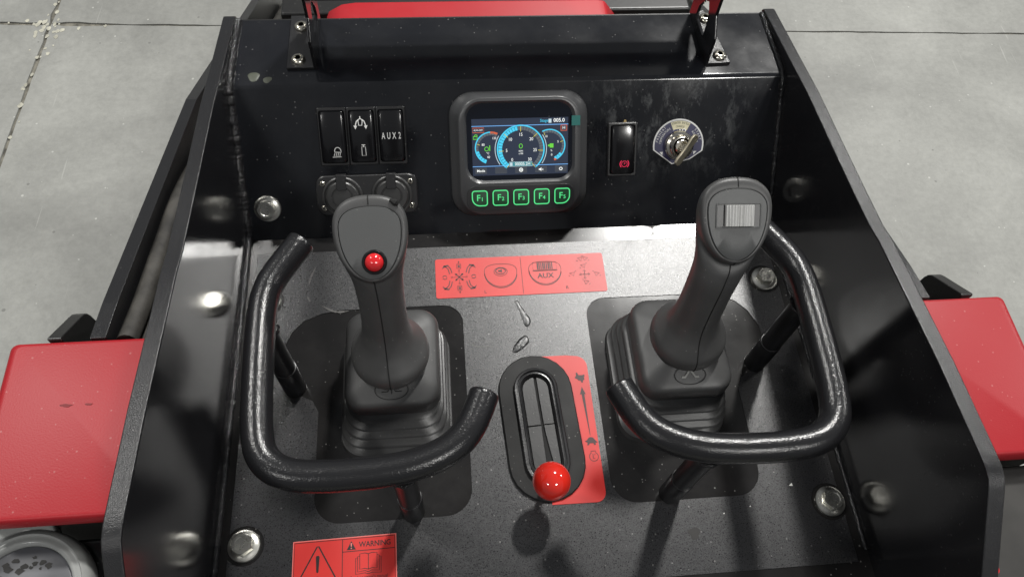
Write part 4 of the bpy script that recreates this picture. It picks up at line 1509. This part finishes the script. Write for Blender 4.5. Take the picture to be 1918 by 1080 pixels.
# parking brake rocker
rt = dash_thing('brake_switch', 'single black rocker switch with a lit red parking brake symbol', 'switch', 0.0995, 0.0748)
obj('frame', frame_mesh(0.0136, 0.0246, 0.0113, RH + 0.0002, 0.0036), M['plastic'], rt, smooth=35)
rk = obj('rocker', rocker_mesh(0.0108, RH - 0.0004), M['rocker'], rt, smooth=50)
ink = Ink(lambda a, b: rocker_z(b, RH) + 0.00042)
cx, cy = 0.0016, -0.0128
ink.oval(cx, cy, 0.0027, 0.0027, 0.0005, M['pred'], 24)
ink.text('P', cx + 0.0002, cy, 0.0030, M['pred'])
ink.arc(cx, cy, 0.0038, 0.0045, 132, 228, M['pred'], 12)
ink.arc(cx, cy, 0.0038, 0.0045, -48, 48, M['pred'], 12)
ink.build('symbol', rk)
ink = Ink(0.0004)
ink.poly([(0.0010, 0.0248), (0.0040, 0.0248), (0.0032, 0.0268), (0.0018, 0.0270)], M['yellow'])
ink.build('pilot_window', rt)

# ---- power sockets
pk = dash_thing('power_socket_panel', 'black plastic plate with two capped round power sockets behind the left joystick', 'socket panel', -0.1371, 0.0408)
obj('mounting_plate', loft('mounting_plate', [ring(rr(0.0456, 0.0182, 0.0085, 6), 0.0), ring(rr(0.0456, 0.0182, 0.0085, 6), 0.0030), ring(rr(0.0448, 0.0174, 0.0080, 6), 0.0038)], cap0=False), M['plastic'], pk, smooth=35)
for sx in (-1, 1):
    c = obj('socket_cap', lathe('socket_cap', [(0.0185, 0.0036), (0.0185, 0.0052), (0.0176, 0.0060), (0.0166, 0.0060), (0.0160, 0.0046), (0.0150, 0.0046), (0.0146, 0.0072), (0.0136, 0.0082), (0.0098, 0.0084), (0.0094, 0.0078), (0.0084, 0.0078), (0.0080, 0.0086), (0.0, 0.0088)], 40), M['boot'], pk, (sx * 0.0223, -0.0012, 0))
    obj('hinge_strap', loft('hinge_strap', [ring(rr(0.0046, 0.0072, 0.0008, 2, 0, 0.0138), 0.0040), ring(rr(0.0044, 0.0070, 0.0008, 2, 0, 0.0138), 0.0094)], cap0=False), M['plastic'], c, bevel=0.0005, seg=1)
    for sy in (-1, 1):
        s_ = obj('screw', lathe('screw', [(0.0026, 0.0036), (0.0026, 0.0044), (0.0020, 0.0050), (0.0, 0.0052)], 16), M['chrome'], pk, (sx * 0.0398, sy * 0.0112, 0))
        ink = Ink(0.00535)
        ink.rect(-0.0014, -0.00035, 0.0014, 0.00035, M['groove'])
        ink.rect(-0.00035, -0.0014, 0.00035, 0.0014, M['groove'])
        ink.build('cross_slot', s_, rot=(0, 0, sx * sy * 0.6 + 0.3))

# ---- ignition
ig = dash_thing('ignition_switch', 'round nickel ignition lock on a navy decal with a white rim', 'ignition switch', 0.1535, 0.0770)


def ign_outline(r, drop):
    pts = [(r * math.cos(R(a)), r * math.sin(R(a))) for a in range(-14, 195, 6)]
    return pts + [(-0.0052 * r / 0.0238, -0.0178 * drop), (0.0116 * r / 0.0238, -0.0135 * drop)]


obj('decal', plate2d('decal', [ign_outline(0.0242, 1.0)], 0.0, 0.0003), M['white'], ig, smooth=0)
ink = Ink(0.00036)
ink.poly(ign_outline(0.0228, 0.95), M['navy'])
ink.dz = 0.00006
ink.arc(0, 0, 0.0150, 0.0224, 112, 62, M['cream'], 14)
ink.dz = 0.00012


def arc_text(s, r, a_mid, size, m, span):
    n = len(s)
    for i, ch in enumerate(s):
        a = R(a_mid + span / 2 - span * (i + 0.5) / n)
        ink.text(ch, r * math.cos(a), r * math.sin(a), size, m, rot=a - PI / 2, sx=0.9)


arc_text('STARTER SWITCH', 0.0206, 87, 0.0026, M['inkblack'], 46)
arc_text('CHARGE', 0.0172, 87, 0.0026, M['inkblack'], 28)
arc_text('PREHEAT', 0.0208, 150, 0.0032, M['white'], 46)
arc_text('TEMPERATURE', 0.0176, 147, 0.0028, M['white'], 58)
arc_text('START', 0.0208, 28, 0.0032, M['white'], 34)
arc_text('ROTATE', 0.0176, 26, 0.0028, M['white'], 40)
ink.oval(0.0046, 0.0134, 0.0015, 0.0015, 0.0008, M['white'], 14)
ink.rect(0.0002, 0.0122, 0.0013, 0.0146, M['white'])
ink.poly([(-0.0178, -0.0060), (-0.0146, -0.0060), (-0.0150, -0.0092)], M['white'])
ink.poly([(0.0178, -0.0060), (0.0146, -0.0060), (0.0150, -0.0092)], M['white'])
ink.build('decal_print', ig)
obj('lock_ring', lathe('lock_ring', [(0.0136, 0.0003), (0.0136, 0.0045), (0.0128, 0.0058), (0.0104, 0.0068), (0.0098, 0.0112), (0.0094, 0.0122), (0.0084, 0.0124), (0.0079, 0.0098)], 48), M['nickel'], ig, smooth=35)
obj('barrel', lathe('barrel', [(0.0066, 0.0095), (0.0064, 0.0122), (0.0058, 0.0128), (0.0030, 0.0128), (0.0026, 0.0118), (0.0, 0.0118)], 40), M['nickel'], ig, smooth=35)
obj('gap', lathe('gap', [(0.0078, 0.0100), (0.0, 0.0100)], 32), M['groove'], ig)
ke = thing('ignition_key', 'worn metal key turned slantwise in the ignition lock', 'key', on_dash(0.1535, 0.0770, 0.0108), (DA, 0, 0))
kp = [(-0.0160, -0.0014), (-0.0148, -0.0034), (-0.0110, -0.0042), (-0.0050, -0.0034), (0.0050, -0.0034), (0.0110, -0.0042), (0.0148, -0.0034), (0.0162, 0.0), (0.0148, 0.0034), (0.0110, 0.0042), (0.0050, 0.0034), (-0.0050, 0.0034), (-0.0110, 0.0042), (-0.0148, 0.0034), (-0.0160, 0.0014)]
hole = [(0.0125 + 0.0013 * math.cos(2 * PI * q / 10), 0.0013 * math.sin(2 * PI * q / 10)) for q in range(10)]
key = obj('bow', plate2d('bow', [kp, hole], -0.0013, 0.0013, 0.0005), M['keymetal'], ke, (0.0016, -0.0018, 0.0092), smooth=30)
key.rotation_euler = (Matrix.Rotation(R(56), 4, 'Z') @ Matrix.Rotation(R(34), 4, 'X')).to_euler()
obj('blade', box('blade', -0.0036, 0.0036, -0.0010, 0.0010, -0.006, 0.0112), M['nickel'], ke, (0.0008, -0.0008, 0.0), (0, 0, R(57)), bevel=0.0003, seg=1)

# ------------------------------------------------------------------ lamp brackets on the top panel with their crossbar
def bracket(sgn, x, y0, label):
    rt = thing('mounting_bracket', label, 'bracket', (x, 0.14, ZT + 0.0004), group='angle brackets bolted to the top panel')
    oy, oz = 0.14, ZT + 0.0004
    t = 0.0028
    out = [(y0, 0.1035), (y0 + 0.001, 0.134), (y0 + 0.0145, 0.1480), (y0 + 0.0145, 0.205), (0.1765, 0.205), (0.1765, 0.1035)]
    hole = [(y0 + 0.0255, 0.1165), (y0 + 0.0285, 0.1145), (y0 + 0.0500, 0.1138), (y0 + 0.0545, 0.1165), (y0 + 0.0535, 0.1260), (y0 + 0.0440, 0.1400), (y0 + 0.0360, 0.1450), (y0 + 0.0310, 0.1410), (y0 + 0.0265, 0.1280)]
    out = [(a - oy, b - oz) for a, b in out]
    hole = [(a - oy, b - oz) for a, b in hole]
    me = plate2d('upright', [out, hole], -t / 2, t / 2, 0.0004)
    rotm = Matrix(((0, 0, 1, 0), (1, 0, 0, 0), (0, 1, 0, 0), (0, 0, 0, 1)))
    me.transform(rotm)
    obj('upright', me, M['side'], rt, smooth=30)
    fx0, fx1 = (0.0008, 0.0225) if sgn > 0 else (-0.0245, -0.0008)
    fp_ = [(fx0, y0 - 0.14), (fx1 - sgn * 0 , y0 - 0.14), (fx1, 0.1765 - 0.14), (fx0, 0.1765 - 0.14)]
    if sgn > 0:
        fp_ = [(fx0, y0 - 0.14), (fx1, y0 - 0.14 + 0.001), (fx1 - 0.001, y0 - 0.14 + 0.008), (0.0125, 0.0340), (0.0115, 0.0362), (fx0, 0.0362)]
    obj('foot', plate2d('foot', [fp_], 0.0, 0.0030, 0.0004), M['edge'], rt, smooth=30)
    for fy, fxx in (((y0 + 0.0095), 0.0140 if sgn > 0 else -0.0150), (0.1640 if sgn > 0 else 0.1615, 0.0105 if sgn > 0 else -0.0145)):
        s_ = obj('screw', lathe('screw', [(0.0064, 0.0030), (0.0064, 0.0036), (0.0058, 0.0050), (0.0046, 0.0060), (0.0030, 0.0064), (0.0026, 0.0064), (0.0024, 0.0046), (0.0, 0.0046)], 32), M['chrome'], rt, (fxx, fy - 0.14, 0), smooth=50)
        obj('hex_socket', lathe('hex_socket', [(0.0025, 0.0058), (0.0, 0.0058)], 6), M['groove'], s_, smooth=0)
    return rt


bracket(1, 0.1785, 0.1055, 'black angle bracket with a slotted upright at the right end of the top panel')
bracket(-1, -0.1755, 0.1105, 'black angle bracket with a slotted upright at the left end of the top panel')
cb = obj('crossbar', box('crossbar', -0.1739, 0.1769, -0.010, 0.010, 0.0, 0.055), M['hull'], None, (0, 0.1575, 0.1460), bevel=0.001)
tag(cb, 'black crossbar spanning the two brackets above the red hood', 'crossbar')

# ------------------------------------------------------------------ machine body round the console
def rounded_box(name, x0, x1, y0, y1, z0, z1, r, mat, parent, rnd_y=True):
    cx, cy = (x0 + x1) / 2, (y0 + y1) / 2
    hx, hy = (x1 - x0) / 2, (y1 - y0) / 2
    rings = [ring(rr(hx, hy, r * 0.6, 4, cx, cy), z0)]
    for i in range(7):
        a = PI / 2 * i / 6
        k = r * (1 - math.cos(a))
        rings.append(ring(rr(hx - k, hy - k * 0.5, max(0.001, r * 0.6), 4, cx, cy), z1 - r + r * math.sin(a)))
    return obj(name, loft(name, rings), mat, parent, smooth=50)


for s in (-1, 1):
    side = 'left' if s < 0 else 'right'
    x0, x1 = (0.2635, 0.396)
    a, b = (x0, x1) if s > 0 else (-x1, -x0)
    rt = thing('track_fender', ('glossy red fender beside the left side plate, above the clear filler cap' if s < 0 else 'glossy red fender beside the right side plate'), 'fender', (s * 0.33, -0.195, 0.07), group='red fenders either side of the console')
    ox, oy, oz = s * 0.33, -0.195, 0.07
    rounded_box('cover', a - ox, b - ox, -0.2620 - oy, -0.1275 - oy, 0.058 - oz, 0.07 - oz, 0.0080, M['red'], rt)
    obj('body', box('body', a - ox + 0.002, b - ox - 0.004, -0.2560 - oy, -0.1300 - oy, -0.16 - oz, 0.058 - oz), M['hull'], rt)
    if s < 0:
        for px, w in ((-0.3438, 0.0042), (-0.3283, 0.0024)):
            ik = Ink(0.00025)
            ik.poly([(px - ox + w * (1 + 0.3 * math.sin(3 * q)) * math.cos(q), -0.1804 - oy + 0.0010 * (1 + 0.4 * math.sin(2 * q + px * 300)) * math.sin(q)) for q in [2 * PI * i / 16 for i in range(16)]], M['smudge'])
            ik.build('smudge', rt)
    # lifting lug just in front of the fender
    lp = [(-0.0275, -0.10), (-0.0275, 0.0085), (-0.0255, 0.0090), (0.0040, -0.0135), (0.0075, -0.0165), (0.0100, -0.0205), (0.0112, -0.026), (0.0115, -0.034), (0.0115, -0.10)]
    lug = obj('lifting_lug', prism('lifting_lug', lp, 'x', -0.0052, 0.0052), M['hull'], None, (s * 0.3655, -0.098, 0.0575), smooth=25, bevel=0.0010)
    tag(lug, 'black sloping steel lug at the far edge of the %s red fender' % side, 'lug', 'lifting lugs beside the fenders')
    # chassis side plate running forward and down
    cp = [(0.70, -0.275), (0.56, -0.19), (0.203, -0.026), (-0.09, 0.058), (-0.1255, 0.066), (-0.1255, -0.30), (0.70, -0.40)]
    ch = thing('chassis_rail', 'black sloping chassis rail with dusty inner channel forward of the %s fender' % side, 'chassis rail', (-0.334 if s < 0 else 0.327, 0, 0))
    obj('outer_plate', prism('outer_plate', cp, 'x', -0.006, 0.006), M['edge'], ch, smooth=0, bevel=0.0008)
    xi = -s * 0.0065
    xo = -s * 0.070
    fl = [(0.72, -0.335), (0.30, -0.140), (0.084, -0.030), (-0.009, 0.002), (-0.12, 0.034), (-0.12, 0.0), (0.084, -0.06), (0.72, -0.36)]
    obj('channel_floor', prism('channel_floor', fl, 'x', min(xi, xo), max(xi, xo)), M['olive'], ch, smooth=0)
    tb = [Vector((-s * 0.0150, 0.66, -0.292)), Vector((-s * 0.0150, 0.30, -0.122)), Vector((-s * 0.0150, 0.084, -0.014)), Vector((-s * 0.0150, -0.009, 0.016)), Vector((-s * 0.0150, -0.078, 0.035)), Vector((-s * 0.0150, -0.122, 0.050))]
    obj('dusty_pipe', tube('dusty_pipe', smooth_path(tb, 8), 0.0078, 12), M['dusty'], ch, smooth=60)
    w = [Vector((-s * 0.0262, 0.66, -0.306)), Vector((-s * 0.0262, 0.30, -0.139)), Vector((-s * 0.0262, 0.084, -0.029)), Vector((-s * 0.0262, -0.009, 0.003)), Vector((-s * 0.0262, -0.12, 0.035))]
    obj('weld_bead', weld(w, 0.0028, 5.5 + s), M['dusty'], ch, smooth=60)
    # black step behind the fender
    st = thing('rear_step', 'textured black step behind the %s red fender' % side, 'step', (s * 0.34, -0.35, 0.0))
    if s < 0:
        obj('tread', prism('tread', [(0.088, 0.012), (0.058, 0.012), (0.053, 0.002), (0.010, -0.002), (-0.12, -0.002), (-0.12, -0.20), (0.088, -0.20)], 'x', -0.13, 0.0775), M['gloss'], st, smooth=0, bevel=0.003)
    else:
        obj('tread', box('tread', -0.0775, 0.16, -0.14, 0.0872, -0.42, 0.045), M['rubber_grey'], st, bevel=0.004)

# clear filler cap low on the left
fc = thing('filler_cap', 'cloudy clear plastic filler cap with dirty dark centre', 'filler cap', (-0.3655, -0.3030, 0.018))
obj('clear_ring', lathe('clear_ring', [(0.0335, 0.0), (0.0440, 0.0), (0.0458, 0.005), (0.0455, 0.013), (0.0440, 0.0175), (0.0412, 0.0195), (0.0400, 0.0180), (0.0388, 0.0180), (0.0372, 0.0190), (0.0350, 0.0185), (0.0338, 0.0165), (0.0335, 0.012)], 64), M['clear'], fc, smooth=50)
obj('neck', lathe('neck', [(0.0398, -0.03), (0.0398, -0.0004)], 40), M['hull'], fc)
core = obj('dirty_core', lathe('dirty_core', [(0.0334, 0.004), (0.0334, 0.0150), (0.032, 0.0158), (0.0, 0.0158)], 48), M['cap_core'], fc)
ink = Ink(0.0160)
for k_ in range(16):
    a = R(random.uniform(20, 160))
    rr_ = random.uniform(0.018, 0.027)
    cx, cy, w0 = rr_ * math.cos(a), rr_ * math.sin(a), random.uniform(0.0008, 0.003)
    ink.poly([(cx + w0 * random.uniform(0.6, 1.7) * math.cos(2 * PI * q / 9), cy + w0 * random.uniform(0.5, 1.1) * math.sin(2 * PI * q / 9)) for q in range(9)], M['dirt'])
    ink.dz += 0.00001
ink.build('dirt_flake', core)
tabp = [(-0.030, 0.036), (-0.0255, 0.0485), (-0.019, 0.0525), (0.0125, 0.0495), (0.0175, 0.0460), (0.0205, 0.0385), (0.016, 0.040), (0.0, 0.0435), (-0.016, 0.0405)]
obj('grip_tab', plate2d('grip_tab', [tabp], 0.002, 0.016, 0.0025, 2), M['clear'], fc, rot=(0, 0, R(8)), smooth=50)

# small red lamp end and a hose low on the right
rl = thing('red_marker', 'small red plastic cap on a pale tube at the lower right edge', 'marker', (0.288, -0.336, 0.066))
obj('red_cap', loft('red_cap', [ring(rr(0.0095, 0.0062, 0.003, 4), 0), ring(rr(0.0095, 0.0062, 0.003, 4), 0.010), ring(rr(0.006, 0.004, 0.002, 4, -0.002, 0.001), 0.014)]), M['button'], rl, smooth=40)
obj('pale_tube', lathe('pale_tube', [(0.0075, -0.12), (0.0075, -0.0002)], 20), M['rubber_grey'], rl)
ho = obj('hydraulic_hose', tube('hydraulic_hose', smooth_path([(0.60, -0.16, -0.14), (0.44, -0.255, -0.01), (0.395, -0.33, 0.02), (0.365, -0.42, 0.02)], 8), 0.022, 16), M['hull'])
tag(ho, 'thick black hose crossing the lower right corner', 'hose')

# red engine hood in front of the dash, with the black nose beyond it
hd = thing('engine_hood', 'red engine hood with rounded left edge beyond the top panel', 'hood', (-0.012, 0.29, -0.02))
hp = [(-0.196, -0.10), (-0.190, -0.030), (-0.182, -0.012), (-0.166, -0.0025), (-0.150, 0.0), (0.140, 0.0), (0.150, -0.002), (0.172, -0.030), (0.176, -0.10)]
obj('hood_shell', prism('hood_shell', hp, 'y', -0.09, 0.0555), M['hood'], hd, smooth=40, bevel=0.003)
no = thing('machine_nose', 'black machine nose beyond the red hood', 'machine body', (0, 0.45, -0.1))
obj('nose_block', box('nose_block', -0.255, 0.255, -0.095, 0.20, -0.3, 0.055), M['hull'], no, bevel=0.004)
obj('cross_beam', tube('cross_beam', [Vector((-0.255, -0.13, 0.045)), Vector((0.255, -0.13, 0.045))], 0.012, 14), M['hull'], no)
